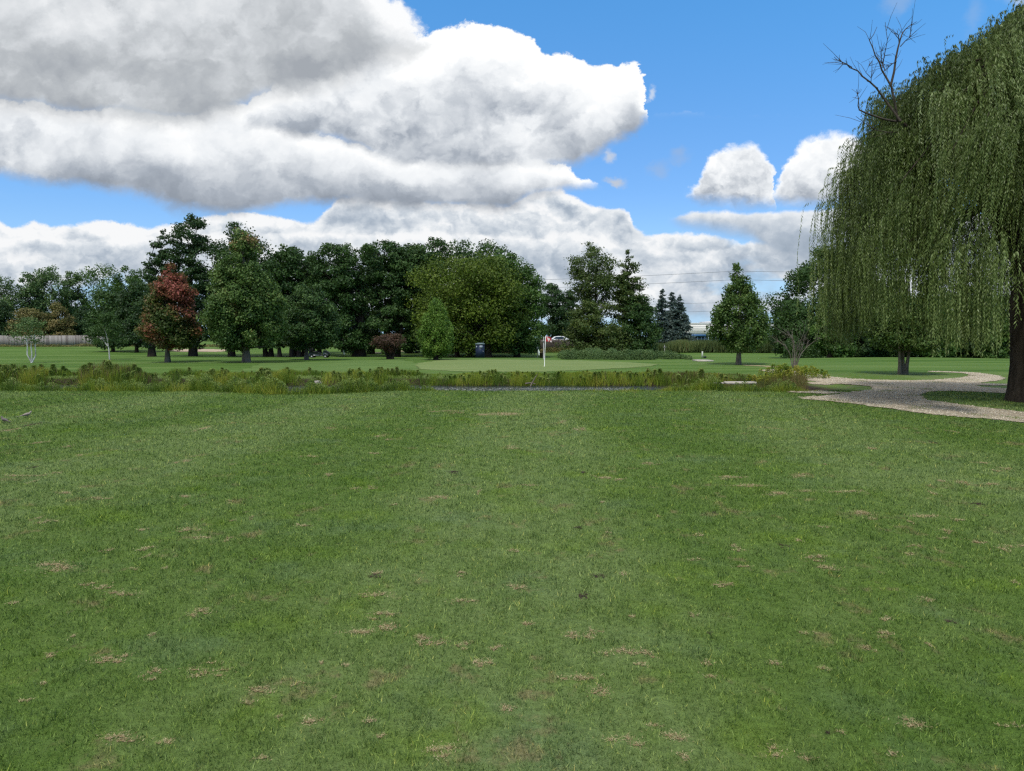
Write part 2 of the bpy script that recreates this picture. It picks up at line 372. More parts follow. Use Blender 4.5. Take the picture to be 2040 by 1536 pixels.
def inside(poly, x, y):
    poly = np.asarray(poly, float); r = np.zeros(x.shape, bool); n = len(poly); j = n-1
    for i in range(n):
        xi, yi = poly[i]; xj, yj = poly[j]
        cond = ((yi > y) != (yj > y)) & (x < (xj-xi)*(y-yi)/(yj-yi+1e-12)+xi); r ^= cond; j = i
    return r
def to_ground(poly): return [hit(px, py) for px, py in poly]
def wobble(x, y, s=1.0):
    return (np.sin(x*3.1*s+np.sin(y*2.3*s)*1.7)+np.sin(y*4.3*s+x*1.9*s)+.7*np.sin(x*9.7*s+y*7.1*s)+.5*np.sin(x*17*s-y*23*s))*.28
def sheet(name, polys, holes, res, lift, m, amp=.12, ws=1.0, kind='structure'):
    polys = [to_ground(q) for q in polys]; holes = [to_ground(q) for q in holes]
    al = np.vstack([np.array(q) for q in polys]); x0, y0 = al.min(0)-.5; x1, y1 = al.max(0)+.5
    ry = res*2.2
    xs = np.arange(x0, x1, res); ys = np.arange(y0, y1, ry); cx_, cy_ = np.meshgrid(xs+res/2, ys+ry/2)
    tx = cx_+amp*wobble(cx_, cy_, ws); ty = cy_+amp*2.0*wobble(cy_+7, cx_, ws)
    ok = np.zeros(cx_.shape, bool)
    for q in polys: ok |= inside(q, tx, ty)
    for q in holes: ok &= ~inside(q, tx, ty)
    vx, vy = np.meshgrid(np.append(xs, xs[-1]+res), np.append(ys, ys[-1]+ry)); vz = terrain(vx, vy)+lift
    nn = len(xs)+1; jj, ii = np.nonzero(ok); k = jj*nn+ii
    F = np.stack([k, k+1, k+nn+1, k+nn], 1); used, invx = np.unique(F, return_inverse=True)
    V = np.stack([vx, vy, vz], -1).reshape(-1, 3)[used]
    o = mesh_np(name, V, invx.reshape(-1, 4), m, smooth=True); tag(o, kind=kind); return o, (cx_[ok], cy_[ok])

# putting green
m_green, b = mat('green_turf'); p = b.new('ShaderNodeNewGeometry').outputs['Position']
n = b.noise(b.v('MULTIPLY', p, (.12, .8, 1)), 1.0, 5, .65).outputs[0]
out(b, bsdf(b, b.ramp(n, [(.3, (0.132, 0.185, 0.056)), (.5, (0.154, 0.206, 0.068)), (.7, (0.189, 0.228, 0.088))]), .9, .1, 0, bump(b, b.noise(p, 30, 3, .6).outputs[0], .01)))
sheet('putting_green', [[(835, 736), (828, 724), (880, 717.5), (1000, 716.5), (1150, 718), (1250, 722), (1312, 726), (1285, 731), (1200, 736), (1080, 741), (940, 741)]], [], .14, .012, m_green, .2, .4)
m_fr, b = mat('fringe_turf'); p = b.new('ShaderNodeNewGeometry').outputs['Position']
n = b.noise(b.v('MULTIPLY', p, (.3, .6, 1)), 1.0, 5, .65).outputs[0]
out(b, bsdf(b, b.ramp(n, [(.3, (.075, .135, .030)), (.7, (.12, .185, .050))]), .9, .1, 0, bump(b, b.noise(p, 20, 3, .6).outputs[0], .02)))
sheet('green_fringe', [[(470, 742), (520, 724), (700, 718), (800, 716), (828, 724), (835, 738), (700, 746)]], [], .2, .006, m_fr, .3, .4)

# gravel path
m_grav, b = mat('gravel'); p = b.new('ShaderNodeNewGeometry').outputs['Position']
v = b.new('ShaderNodeTexVoronoi'); v.inputs['Scale'].default_value = 26; b.L.new(p, v.inputs['Vector'])
n = b.noise(p, 1.2, 6, .7).outputs[0]; n2_ = b.noise(p, 9, 5, .7).outputs[0]
cc = b.ramp(n, [(.3, (0.348, 0.267, 0.172)), (.5, (0.522, 0.435, 0.304)), (.7, (0.671, 0.584, 0.423))])
cc = b.mix(b.ss(n2_, .45, .62, 0, .55), cc, (.17, .14, .11, 1))
cc = b.mix(b.ss(b.sep(v.outputs['Color'])[0], .6, 1, 0, .4), cc, (.60, .54, .44, 1))
out(b, bsdf(b, cc, .9, .15, 0, bump(b, b.m('SUBTRACT', n2_, v.outputs['Distance']), .05)))
PATH = [[(1512, 738), (1545, 736), (1600, 741), (1625, 744), (1660, 752), (1740, 757), (1800, 758.5), (1860, 757.5), (1900, 754.5), (1928, 750), (1932, 746.5), (1915, 743.5), (1880, 742), (1850, 741.2),
         (1852, 739.8), (1900, 740.6), (1950, 743), (1990, 749), (2003, 754), (1990, 759), (1945, 764), (2040, 766), (2160, 767), (2160, 771), (2040, 769), (1935, 767.5), (1960, 772), (2040, 777.5), (2160, 782), (2160, 792),
         (2040, 786), (1960, 782), (1890, 779), (1852, 781), (1832, 787), (1845, 797), (1900, 805), (1980, 815), (2040, 822), (2160, 832), (2160, 858), (2040, 843), (1950, 834), (1850, 826), (1780, 816),
         (1700, 805), (1640, 799), (1600, 796), (1640, 789), (1690, 783), (1740, 777), (1735, 770), (1700, 767), (1640, 763), (1585, 754), (1560, 747)],
        [(1560, 779.5), (1650, 781), (1700, 783), (1640, 785), (1570, 782)], [(1590, 792), (1650, 789), (1660, 799), (1610, 797)],
        [(1612, 762), (1680, 763), (1720, 766), (1640, 767), (1612, 765)]]
_, gp = sheet('gravel_path', PATH, [[(1655, 771), (1690, 770), (1725, 771.5), (1700, 774), (1660, 774)]], .055, .015, m_grav, .09, 1.6)
# sand and bare strips far off
m_sand = plain('sand', (.42, .33, .24), .95, .1, 0, .12, 3)
sheet('bunker_sand', [[(338, 699), (350, 696.5), (400, 695.5), (450, 697), (462, 699), (440, 701), (350, 701)]], [], .4, .05, m_sand, .3, .3)
m_track = plain('worn_track', (.30, .25, .14), .95, .1, 0, .2, 3)
sheet('worn_track', [[(738, 702.5), (800, 699), (815, 698), (818, 700), (745, 704)]], [], .3, .04, m_track, .3, .3)
sheet('worn_path', [[(1478, 727), (1500, 727.5), (1560, 730.5), (1573, 732), (1540, 731.5), (1490, 729)]], [], .15, .012, m_track, .15, .6)
# concrete pad
m_conc = plain('concrete', (.46, .42, .37), .85, .2, 0, .12, 5, .01)
x0, y0 = hit(1400, 719.5)
mb = MB(); mb.box((0, 0, .03), (1.05, 1.7, .12)); o = mb.build('concrete_slab', m_conc); o.location = (x0, y0, gz(x0, y0)); tag(o, 'pale flat concrete slab lying in the lawn left of the lone maple', 'slab')
# culvert headwall
x0, y0 = Xat(1476, 28.6), 28.6
mb = MB(); mb.box((0, 0, 0), (1.2, .45, .09), .97); mb.box((-.85, .1, -.02), (.4, .3, .07), .9); o = mb.build('culvert_headwall', m_conc); o.location = (x0, y0, -.125); tag(o, 'pale low concrete slab edge among weeds at the creek end', 'headwall')

# water
m_w, b = mat('creek_water'); p = b.new('ShaderNodeNewGeometry').outputs['Position']
n = b.noise(b.v('MULTIPLY', p, (1.0, .55, 1)), 5, 5, .6).outputs[0]
nn = b.noise(b.v('MULTIPLY', p, (.6, .3, 1)), 6.5, 4, .7).outputs[0]
out(b, bsdf(b, (.012, .014, .009), .07, .5, 0, bump(b, b.m('ADD', n, nn), .14, 1.0)))
wx_ = np.arange(-60, 13, 1.0); wy_ = np.arange(22.6, 32.6, 1.0); WX, WY = np.meshgrid(wx_, wy_); nw = len(wx_)
ii, jj = np.meshgrid(np.arange(nw-1), np.arange(len(wy_)-1)); k = (jj*nw+ii).ravel()
tag(mesh_np('creek_water', np.stack([WX, WY, np.full(WX.shape, -.40)], -1).reshape(-1, 3), np.stack([k, k+1, k+nw+1, k+nw], 1), m_w), kind='structure')

# ---------------------------------------------------------------- near turf blades
m_blade, b = mat('turf_blades')
p, pf, cc, nb = turf_color(b, 1)
t = b.new('ShaderNodeAttribute', attribute_name='tint').outputs['Fac']
cc = b.mix(1.0, cc, b.ramp(t, [(0, (.26, .34, .28)), (.32, (.66, .74, .56)), (.55, (1.15, 1.15, 1.0)), (.9, (2.15, 1.9, 1.6)), (1, (3.4, 2.4, 2.0))]), 'MULTIPLY')
s1 = bsdf(b, cc, .5, .25); tr = b.new('ShaderNodeBsdfTranslucent'); b.L.new(cc, tr.inputs[0])
mx = b.new('ShaderNodeMixShader'); mx.inputs[0].default_value = .25; b.L.new(s1, mx.inputs[1]); b.L.new(tr.outputs[0], mx.inputs[2]); out(b, mx.outputs[0])
N = 880000
yy = (np.sqrt(2.1)+rng.random(N)*(np.sqrt(24)-np.sqrt(2.1)))**2
xx = rng.uniform(-1, 1, N)*(.76*yy+.7)
keep = (yy < near_edge(xx)+.3)
def dens(x, y):
    return .5+.25*np.sin(x*5.1+np.sin(y*3.3)*2)*np.sin(y*4.7+np.sin(x*2.9)*2)+.25*np.sin(x*13+y*5)*np.sin(y*11-x*6)
keep &= rng.random(N) < .55+.7*dens(xx, yy)
pp = [to_ground(q) for q in PATH]
inp = np.zeros(N, bool)
for q in pp: inp |= inside(q, xx, yy)
keep &= ~(inp & (rng.random(N) < .97))
# dead patches: pixel position, half width, half height, kind (0 straw, 1 dark soil)
DP = [(110, 1130, 45, 9, 0), (172, 1166, 14, 4, 0), (245, 1182, 30, 5, 0), (375, 1056, 22, 4, 0), (405, 1072, 18, 3, 0), (458, 1076, 9, 4, 0), (395, 1220, 25, 6, 0), (415, 1338, 35, 8, 0), (230, 1318, 35, 8, 0),
      (515, 1378, 28, 6, 0), (95, 1310, 15, 5, 0), (300, 1345, 20, 6, 0), (748, 1150, 16, 5, 1), (745, 1185, 30, 4, 0), (760, 1225, 28, 6, 0), (720, 1260, 45, 5, 0), (770, 1250, 22, 8, 0), (840, 1270, 20, 4, 0),
      (865, 1285, 22, 9, 0), (925, 1287, 14, 5, 0), (930, 1197, 28, 4, 0), (1030, 1171, 22, 5, 0), (1161, 1190, 12, 6, 1), (1048, 1245, 16, 4, 0), (1138, 1266, 24, 6, 0), (1185, 1260, 12, 5, 0), (1235, 1302, 28, 9, 0),
      (1288, 1306, 20, 6, 0), (1160, 1350, 38, 8, 0), (1195, 1378, 25, 8, 0), (955, 1322, 22, 8, 0), (1150, 1052, 12, 3, 1), (1165, 942, 10, 2, 1), (1435, 1165, 18, 4, 0), (1565, 985, 28, 4, 0), (1500, 968, 40, 3, 0),
      (1655, 978, 45, 3, 0), (1715, 1023, 24, 5, 0), (1735, 1034, 12, 2, 0), (1840, 1028, 35, 4, 0), (1880, 1058, 16, 4, 0), (1883, 1074, 9, 2, 0), (1950, 1082, 18, 4, 0), (2015, 1090, 22, 5, 0), (1640, 1110, 25, 4, 0),
      (1765, 1266, 22, 6, 0), (1900, 1240, 13, 4, 1), (1545, 1323, 15, 4, 0), (1382, 1227, 7, 4, 0), (1440, 952, 30, 3, 0), (1590, 948, 22, 3, 0), (1920, 962, 20, 3, 0), (1980, 966, 18, 3, 0), (620, 909, 12, 2, 0),
      (655, 946, 9, 3, 0), (730, 973, 20, 3, 0), (880, 993, 25, 3, 0), (130, 983, 14, 2, 0), (205, 994, 16, 2, 0), (40, 947, 35, 2, 0), (990, 826, 50, 4, 0), (900, 820, 30, 2, 0), (1290, 924, 18, 2, 0),
      (90, 1040, 20, 3, 0), (1345, 1465, 30, 9, 0), (240, 1475, 40, 10, 0), (1240, 1475, 30, 10, 0), (620, 1440, 25, 8, 0), (880, 1500, 40, 10, 0), (1010, 1420, 18, 7, 0), (1560, 1500, 30, 9, 0), (1800, 1440, 30, 9, 0), (1650, 1135, 30, 3, 0)]
r2 = np.random.default_rng(11)
for _ in range(110):
    DP.append((r2.uniform(0, 2040), 830+700*r2.random()**1.2, r2.uniform(4, 18), r2.uniform(1.2, 4), 0 if r2.random() < .9 else 1))
dB, dT, dS, SV, SF, ST = [], [], [], [], [], []
for px, py, hw, hh, kd in DP:
    x0, y0 = hit(px, py); _, ya = hit(px, py-hh); _, yb = hit(px, py+hh)
    rx = hw/F_PX*y0; ry = abs(ya-yb)/2+.01
    q = r2.uniform(0, 2*math.pi)
    d = np.hypot((xx-x0)/rx, (yy-y0)/ry)*(1+.35*np.sin(np.arctan2((yy-y0)/ry, (xx-x0)/rx)*3+q))
    keep &= ~((d < 1) & (rng.random(N) < .72))
    area = math.pi*rx*ry; nb_ = int(min(7000, area*26000*(3/y0)**1.2)+24)
    sub = r2.integers(3, 8); cx_ = r2.normal(0, .5, sub); cy_ = r2.normal(0, .5, sub); s_i = r2.integers(0, sub, nb_)
    wd_ = np.where(r2.random(nb_) < .25, .6, .27); bx = x0+(cx_[s_i]+r2.normal(0, 1, nb_)*wd_)*rx; by = y0+(cy_[s_i]+r2.normal(0, 1, nb_)*wd_)*ry
    dB.append(np.stack([bx, by], 1)); dT.append(np.full(nb_, .0 if kd else .38)+r2.uniform(0, .35 if kd else .62, nb_)); dS.append(np.full(nb_, max(1, (y0/3)**.7)))
    for u_, v_ in zip(cx_, cy_):                     # thatch showing between the straw
        nn_ = 11; an = np.linspace(0, 2*math.pi, nn_, endpoint=False); rr_ = r2.uniform(.12, .5, nn_)
        xs_ = x0+(u_+rr_*np.cos(an)*.55)*rx; ys_ = y0+(v_+rr_*np.sin(an)*.55)*ry; xc, yc = x0+u_*rx, y0+v_*ry
        o_ = sum(len(q) for q in SV); SV.append(np.stack([np.append(xs_, xc), np.append(ys_, yc), terrain(np.append(xs_, xc), np.append(ys_, yc))+.004], 1))
        SF.append([[o_+i, o_+(i+1) % nn_, o_+nn_] for i in range(nn_)]); ST += [.28 if kd else .42]*nn_
xx, yy = xx[keep], yy[keep]; n_ = len(xx)
base = np.stack([xx, yy, terrain(xx, yy)-.002], 1)
sc_ = (yy/2.6)**.72
h = rng.uniform(.016, .036, n_)*(.9+.25*sc_)*(.5+.6*dens(xx+3, yy+5)+.35*np.sin(xx*31+np.sin(yy*27)*2)*np.sin(yy*29)); wd = rng.uniform(.0022, .0042, n_)*sc_
V, F = blades(base, h, wd, rng.uniform(.25, .93, n_))
tt = np.clip(rng.normal(.40, .24, n_)+.17*np.sin(xx*61+np.sin(yy*43)*2)*np.sin(yy*52+np.sin(xx*37)*2)+.12*np.sin(xx*23+1)*np.sin(yy*19), 0, .9); tt[rng.random(n_) < .012] = 1.0
tag(mesh_np('turf_grass', V, F, m_blade, tint=tt), 'short mown green fairway grass covering the foreground', 'grass', kind='stuff')
m_dead = leafmat('dead_grass', [(0, (0.033, 0.018, 0.012)), (.34, (0.070, 0.044, 0.028)), (.4, (0.226, 0.171, 0.075)), (.7, (0.395, 0.314, 0.160)), (1, (0.564, 0.480, 0.280))], .1)
dB = np.vstack(dB); dT = np.concatenate(dT); dS = np.concatenate(dS); n_ = len(dB)
base = np.stack([dB[:, 0], dB[:, 1], terrain(dB[:, 0], dB[:, 1])+.001+rng.uniform(0, .008, n_)], 1)
V, F = blades(base, rng.uniform(.007, .019, n_)*np.sqrt(dS), rng.uniform(.0018, .0036, n_)*dS, rng.uniform(.90, .995, n_))
F = np.vstack([F, np.vstack(SF)+len(V)]); V = np.vstack([V, np.vstack(SV)])
tag(mesh_np('dead_grass', V, F, m_dead, tint=np.concatenate([dT, ST])), 'dry straw coloured and brown dead patches scattered in the fairway', 'dead grass', kind='stuff')
k = rng.integers(0, len(gp[0]), 5200); px_, py_ = gp[0][k], gp[1][k]
m1 = (np.sin(px_*2.1+np.sin(py_*1.3)*2)*np.sin(py_*1.7+px_*.4) > .72)
px_, py_ = px_[m1], py_[m1]; rep = np.repeat(np.arange(len(px_)), 9); bx = px_[rep]+rng.normal(0, .05, len(rep)); by = py_[rep]+rng.normal(0, .09, len(rep))
V, F = blades(np.stack([bx, by, terrain(bx, by)+.01], 1), rng.uniform(.015, .05, len(rep)), rng.uniform(.008, .016, len(rep)), rng.uniform(.3, .9, len(rep)))
tag(mesh_np('path_grass', V, F, m_blade, tint=rng.uniform(.2, .8, len(rep))), 'sparse grass tufts creeping into the gravel path', 'grass', kind='stuff')
# gravel stones on the path
k = rng.integers(0, len(gp[0]), 16000); gxs = gp[0][k]+rng.uniform(-.05, .05, len(k)); gys = gp[1][k]+rng.uniform(-.1, .1, len(k))
s_ = rng.uniform(.006, .019, len(k)); c0 = np.stack([gxs, gys, terrain(gxs, gys)+.015+s_*.3], 1)
oct_ = np.array([[1, 0, 0], [0, 1, 0], [-1, 0, 0], [0, -1, 0], [0, 0, .8]])
V = (c0[:, None]+oct_[None]*s_[:, None, None]*rng.uniform(.6, 1.4, (len(k), 5, 3))).reshape(-1, 3)
F = (np.array([[0, 1, 4], [1, 2, 4], [2, 3, 4], [3, 0, 4]])[None]+np.arange(len(k))[:, None, None]*5).reshape(-1, 3)
m_st = leafmat('stones', [(0, (0.204, 0.165, 0.127)), (.5, (0.480, 0.413, 0.310)), (1, (0.720, 0.649, 0.517))], 0)
tag(mesh_np('gravel_stones', V, F, m_st, tint=np.repeat(rng.random(len(k)), 4)), 'loose grey gravel stones strewn over the cart path', 'gravel', kind='stuff')

# ---------------------------------------------------------------- trees
BARK = barkmat('dark_bark', (.018, .014, .011), (.060, .048, .038)); BARKG = barkmat('grey_bark', (.07, .062, .05), (.18, .16, .13)); BIRCH = barkmat('birch_bark', (.30, .29, .27), (.78, .77, .74), 5)
DARKW = barkmat('dark_dead_wood', (.04, .032, .026), (.10, .085, .07)); DEADW = barkmat('dead_wood', (.10, .085, .07), (.22, .19, .16))
def st(a, b_, c_, d=None):
    s = [(0, a), (.5, b_), (1, c_)]
    return s if d is None else [(0, a), (.4, b_), (.7, c_), (1, d)]
G = {
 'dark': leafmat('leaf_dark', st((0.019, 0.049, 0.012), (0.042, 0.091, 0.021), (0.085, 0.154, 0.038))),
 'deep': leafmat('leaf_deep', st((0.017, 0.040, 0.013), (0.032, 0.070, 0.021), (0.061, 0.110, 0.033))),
 'mid': leafmat('leaf_mid', st((0.034, 0.079, 0.013), (0.068, 0.137, 0.026), (0.133, 0.219, 0.045))),
 'airy': leafmat('leaf_airy', st((0.046, 0.091, 0.030), (0.095, 0.161, 0.051), (0.180, 0.254, 0.090))),
 'olive': leafmat('leaf_olive', st((0.043, 0.076, 0.009), (0.095, 0.144, 0.013), (0.178, 0.232, 0.029))),
 'brown': leafmat('leaf_brown', st((0.053, 0.088, 0.019), (0.114, 0.123, 0.033), (0.209, 0.131, 0.045))),
 'cypress': leafmat('leaf_cypress', st((0.042, 0.070, 0.015), (0.076, 0.116, 0.027), (0.142, 0.175, 0.045))),
 'bright': leafmat('leaf_bright', st((0.056, 0.122, 0.015), (0.116, 0.212, 0.027), (0.202, 0.309, 0.053))),
 'maple': leafmat('leaf_maple', [(0, (0.034, 0.074, 0.015)), (.5, (0.080, 0.144, 0.030)), (.85, (0.162, 0.228, 0.060)), (1, (0.228, 0.140, 0.060))]),
 'red': leafmat('leaf_red', [(0, (0.045, 0.075, 0.016)), (.25, (0.091, 0.118, 0.025)), (.5, (0.165, 0.088, 0.036)), (.75, (0.255, 0.071, 0.047)), (1, (0.351, 0.108, 0.082))]),
 'purple': leafmat('leaf_purple', st((0.042, 0.023, 0.017), (0.088, 0.044, 0.030), (0.135, 0.081, 0.042))),
 'spruce': leafmat('leaf_spruce', st((0.030, 0.049, 0.039), (0.068, 0.102, 0.087), (0.142, 0.193, 0.173)), .05),
 'willow': leafmat('leaf_willow', [(0, (0.038, 0.061, 0.013)), (.35, (0.086, 0.123, 0.026)), (.65, (0.152, 0.205, 0.056)), (.9, (0.233, 0.293, 0.108)), (1, (0.328, 0.393, 0.199))], .2, .5, .3),
 'tan': leafmat('leaf_tan', st((0.104, 0.108, 0.030), (0.171, 0.149, 0.048), (0.266, 0.201, 0.083))),
}
def profile(outl, Y, px0):
    x0 = Xat(px0, Y)
    a = sorted([(Zat(py, Y), Xat(l, Y)-x0, Xat(r, Y)-x0) for py, l, r in outl])
    z = np.array([q[0] for q in a]); L_ = np.array([q[1] for q in a]); R_ = np.array([q[2] for q in a])
    return z, (L_+R_)/2, (R_-L_)/2
def trunk_mb(mb, px, Y, h, r, lean=(0, 0), flare=1.7, rnd=rng):
    s = np.linspace(0, 1, 7); pts = np.stack([lean[0]*s+.06*r*np.sin(s*5), lean[1]*s, h*s-.15*(s == 0)], 1)
    rr = r*(1-.7*s); rr[0] *= flare; rr[1] *= 1.12; mb.tube(pts, rr, 8)
def limb(mb, a, c, r0, r1, rnd, sag=.12):
    a = np.array(a, float); c = np.array(c, float); d = c-a; L_ = np.linalg.norm(d); s = np.linspace(0, 1, 5)[:, None]
    off = rnd.normal(0, 1, 3)*L_*.05
    p = a+d*s+np.sin(s*math.pi)*(off+np.array([0, 0, -sag*L_]))
    mb.tube(p, np.linspace(r0, r1, 5), 4)
def tree(name, label, cat, px, Y, outl, col, nleaf=9000, leaf=.2, nclump=120, cr=.16, squash=.65, fill=.55, group=None, trunks=None, tr=.25, bark=None,
         seed=1, th=None, up=.6, tintf=None, depth=1.0, limbs=40, base_py=None, shell=.5, elong=0.0, low=.0):
    rnd = np.random.default_rng(seed*13+5)
    x0 = Xat(px, Y); z0 = gz(x0, Y)
    root = empty(name, (x0, Y, z0), label, cat, group)
    z, cx_, rr = profile(outl, Y, px); z = z-z0; squash = min(1.6, squash*1.05); nclump = int(nclump*1.3)
    zt, zb = z[-1], z[0]; H_ = zt-zb; Rm = rr.max()
    cr_ = cr*Rm*2*1.25; nleaf = int(nleaf*1.5)
    # clumps
    zz = rnd.uniform(zb, zt, nclump*8); pr = np.interp(zz, z, rr)/Rm; zz = zz[rnd.random(len(zz)) < pr**1.1+.10][:nclump]; nclump = len(zz)
    R_ = np.maximum(np.interp(zz, z, rr)-cr_*.22, Rm*.03); a = rnd.uniform(0, 2*math.pi, nclump)
    rad = (shell+(1-shell)*rnd.random(nclump)**.7)
    inner = rnd.random(nclump) < fill*.5; rad[inner] *= rnd.random(inner.sum())
    c = np.stack([np.interp(zz, z, cx_)+R_*rad*np.cos(a), R_*rad*np.sin(a)*depth, zz], 1)
    csz = cr_*rnd.uniform(.6, 1.25, nclump)*np.clip(.45+.55*np.interp(zz, z, rr)/Rm, .3, 1)
    ctint = rnd.normal(.42, .17, nclump)
    k = rnd.choice(nclump, nleaf, p=csz**2/np.sum(csz**2))
    d = nrm(rnd.normal(0, 1, (nleaf, 3)))*(rnd.random(nleaf)[:, None]**.45)
    loc = d*csz[k][:, None]*np.array([1, 1, squash])
    if elong:
        outd = np.stack([np.cos(a[k]), np.sin(a[k])*depth, np.full(nleaf, .25)], 1); loc += outd*(rnd.normal(0, 1, nleaf)*csz[k]*elong)[:, None]
    pos = c[k]+loc
    outw = nrm(pos-np.array([0, 0, 1])*pos[:, 2:]*1.0)*.6
    nr = nrm(rnd.normal(0, .55, (nleaf, 3))+np.array([0, 0, up])+outw*.4+d*1.1)
    ax = nrm(rnd.normal(0, 1, (nleaf, 3))+np.array([0, 0, -.2]))
    ls = leaf*rnd.uniform(.6, 1.4, nleaf)
    V, F = leafquads(pos, ax, nr, ls*1.25, ls*.8)
    t = ctint[k]+rnd.normal(0, .13, nleaf)
    if tintf is not None: t = tintf(pos, t, rnd, H_, zb, Rm)
    mesh_np('crown', V, F, G[col], root, np.clip(t, 0, 1))
    mb = MB(); th_ = th if th is not None else zb+H_*.75
    for tx, lean in (trunks or [(0, (0, 0))]):
        trunk_mb(mb, px, Y, th_, tr*(.8 if Y > 70 else 1), lean); mb.V[-1][:, 0] += tx
    order = rnd.permutation(nclump)[:limbs]
    for i in order:
        hz = max(zb*.9, min(th_*.95, c[i, 2]-abs(c[i, 0])*.6-.1*H_))
        tx, lean = (trunks or [(0, (0, 0))])[rnd.integers(0, len(trunks or [0]))]
        f = hz/th_; limb(mb, (tx+lean[0]*f, lean[1]*f, hz), c[i], tr*.35*(1-.6*f), tr*.06, rnd, -.04)
    mb.build('trunk', bark or BARK, root, True)
    return root

def redtint(pos, t, rnd, H_, zb, Rm):
    f = (pos[:, 2]-zb)/H_
    k = .22+.38*sstep(f, .25, .85)+.22*np.sin(pos[:, 0]*2.1+pos[:, 2]*1.3)+.25*pos[:, 0]/Rm*sstep(f, .3, .6)+rnd.normal(0, .12, len(t))
    return k+.5*(t-.42)
def browntop(pos, t, rnd, H_, zb, Rm):
    f = (pos[:, 2]-zb)/H_
    return t*.9+.45*sstep(f, .68, .9)*(rnd.random(len(t)) < .75)+.25*(np.sin(pos[:, 0]*1.9+pos[:, 2]*1.1+4) > .75)

BT = 'trees standing along the back of the course'
# beyond the fence, far left
A = [  # px, top, left, right, bottom, kind, label
 (8, 552, -40, 42, 690, 'airy', 'pale green airy tree at the far left edge beyond the fence'),
 (62, 545, 34, 92, 690, 'airy', 'thin airy tree beyond the fence above the white stemmed birch'),
 (108, 531, 72, 142, 690, 'airy', 'taller airy tree beyond the fence, right of the birch'),
 (146, 540, 126, 172, 690, 'airy', 'narrow gappy tree beyond the fence where the wires cross'),
 (205, 527, 162, 243, 690, 'mid', 'rounded green tree beyond the fence behind the slender birch'),
 (252, 531, 228, 284, 690, 'mid', 'dark green tree beyond the fence, left of the red maple'),
 (285, 537, 262, 312, 690, 'airy', 'lighter airy tree directly behind the red maple crown'),
]
for i, (px, tp, l, r, bt, col, lab) in enumerate(A):
    tree('roadside_tree', lab, 'tree', px, 150+i*3, [(tp, px-5, px+6), (tp+12, l+10, r-8), (tp+40, l, r), (tp+80, l+6, r-4), (bt-20, l+6, r-6), (bt, px-8, px+8)], col,
         6500, .30, 70, .17, .8, .3, BT, [(0, (0, 0)), (1.0, (.6, 0))], .22, seed=20+i, limbs=26)
D = [
 (60, 612, 20, 105, 692, 'tan', 139, 'brownish olive evergreen behind the white stemmed birch'),
 (118, 602, 84, 150, 692, 'tan', 141, 'brownish olive evergreen left of the wooden fence gap'),
 (10, 600, -40, 40, 690, 'deep', 138, 'dark low tree at the left edge of the fence'),
 (225, 575, 180, 275, 688, 'dark', 112, 'dark spreading tree hanging over the wooden fence'),
 (272, 560, 232, 315, 690, 'deep', 108, 'dark skirted tree just left of the red maple'),
 (168, 610, 140, 200, 670, 'deep', 145, 'dark low tree rising over the middle of the wooden fence'),
]
for i, (px, tp, l, r, bt, col, Y, lab) in enumerate(D):
    tree('evergreen_tree', lab, 'tree', px, Y, [(tp, px-5, px+5), (tp+15, l+14, r-14), ((tp+bt)/2, l+3, r-3), (bt-12, l, r), (bt, l+10, r-10)], col,
         8000, .26, 90, .15, .55, .5, BT, None, .25, seed=40+i, limbs=24)

tree('cypress_tree', 'dark ragged cypress behind the red maple, first trunk left of the bunker', 'tree', 302, 91, [(458, 326, 334), (490, 306, 346), (530, 296, 356), (570, 284, 356), (620, 276, 350), (670, 280, 340), (695, 292, 325)], 'deep',
     11000, .22, 110, .12, .6, .3, BT, None, .45, seed=60, th=9, elong=.5)
tree('cypress_tree', 'tallest dark ragged cypress with pointed top behind the red maple', 'tree', 384, 91, [(426, 384, 392), (445, 364, 410), (470, 345, 418), (500, 352, 418), (540, 346, 422), (580, 340, 432), (640, 335, 440), (680, 350, 430), (698, 370, 405)], 'deep',
     17000, .22, 150, .11, .6, .25, BT, None, .5, seed=61, th=13, elong=.55)
tree('cypress_tree', 'dark tall cypress hidden behind the brown topped oval maple', 'tree', 461, 92, [(443, 468, 478), (460, 448, 498), (480, 420, 520), (500, 415, 532), (540, 436, 540), (620, 420, 545), (690, 440, 520)], 'deep',
     15000, .22, 140, .12, .6, .3, BT, None, .42, seed=62, th=12, elong=.5)
tree('back_tree', 'dark broad tree on three slim trunks behind the young round maple', 'tree', 582, 91, [(487, 560, 590), (505, 540, 612), (540, 532, 632), (600, 530, 640), (660, 535, 640), (690, 550, 620)], 'dark',
     15000, .24, 130, .13, .6, .5, BT, [(-1.6, (-.5, 0)), (-.1, (-.3, 0)), (.8, (.6, 0))], .26, seed=63, th=8)
tree('back_tree', 'dark tree on leaning twin trunks beside the parked golf cart', 'tree', 530, 93, [(520, 520, 550), (560, 500, 580), (620, 490, 590), (690, 500, 575)], 'deep',
     9000, .24, 80, .15, .6, .5, BT, [(0, (-1.2, 0)), (.6, (.2, 0))], .34, seed=64, th=7)
tree('back_tree', 'dark leafy tree on a leaning forked trunk, left of the golf cart', 'tree', 600, 94, [(500, 590, 625), (530, 570, 640), (600, 560, 650), (670, 570, 655), (690, 590, 640)], 'deep',
     9000, .24, 80, .15, .6, .5, BT, [(-.8, (-.7, 0)), (.2, (1.7, 0))], .32, seed=65, th=7)
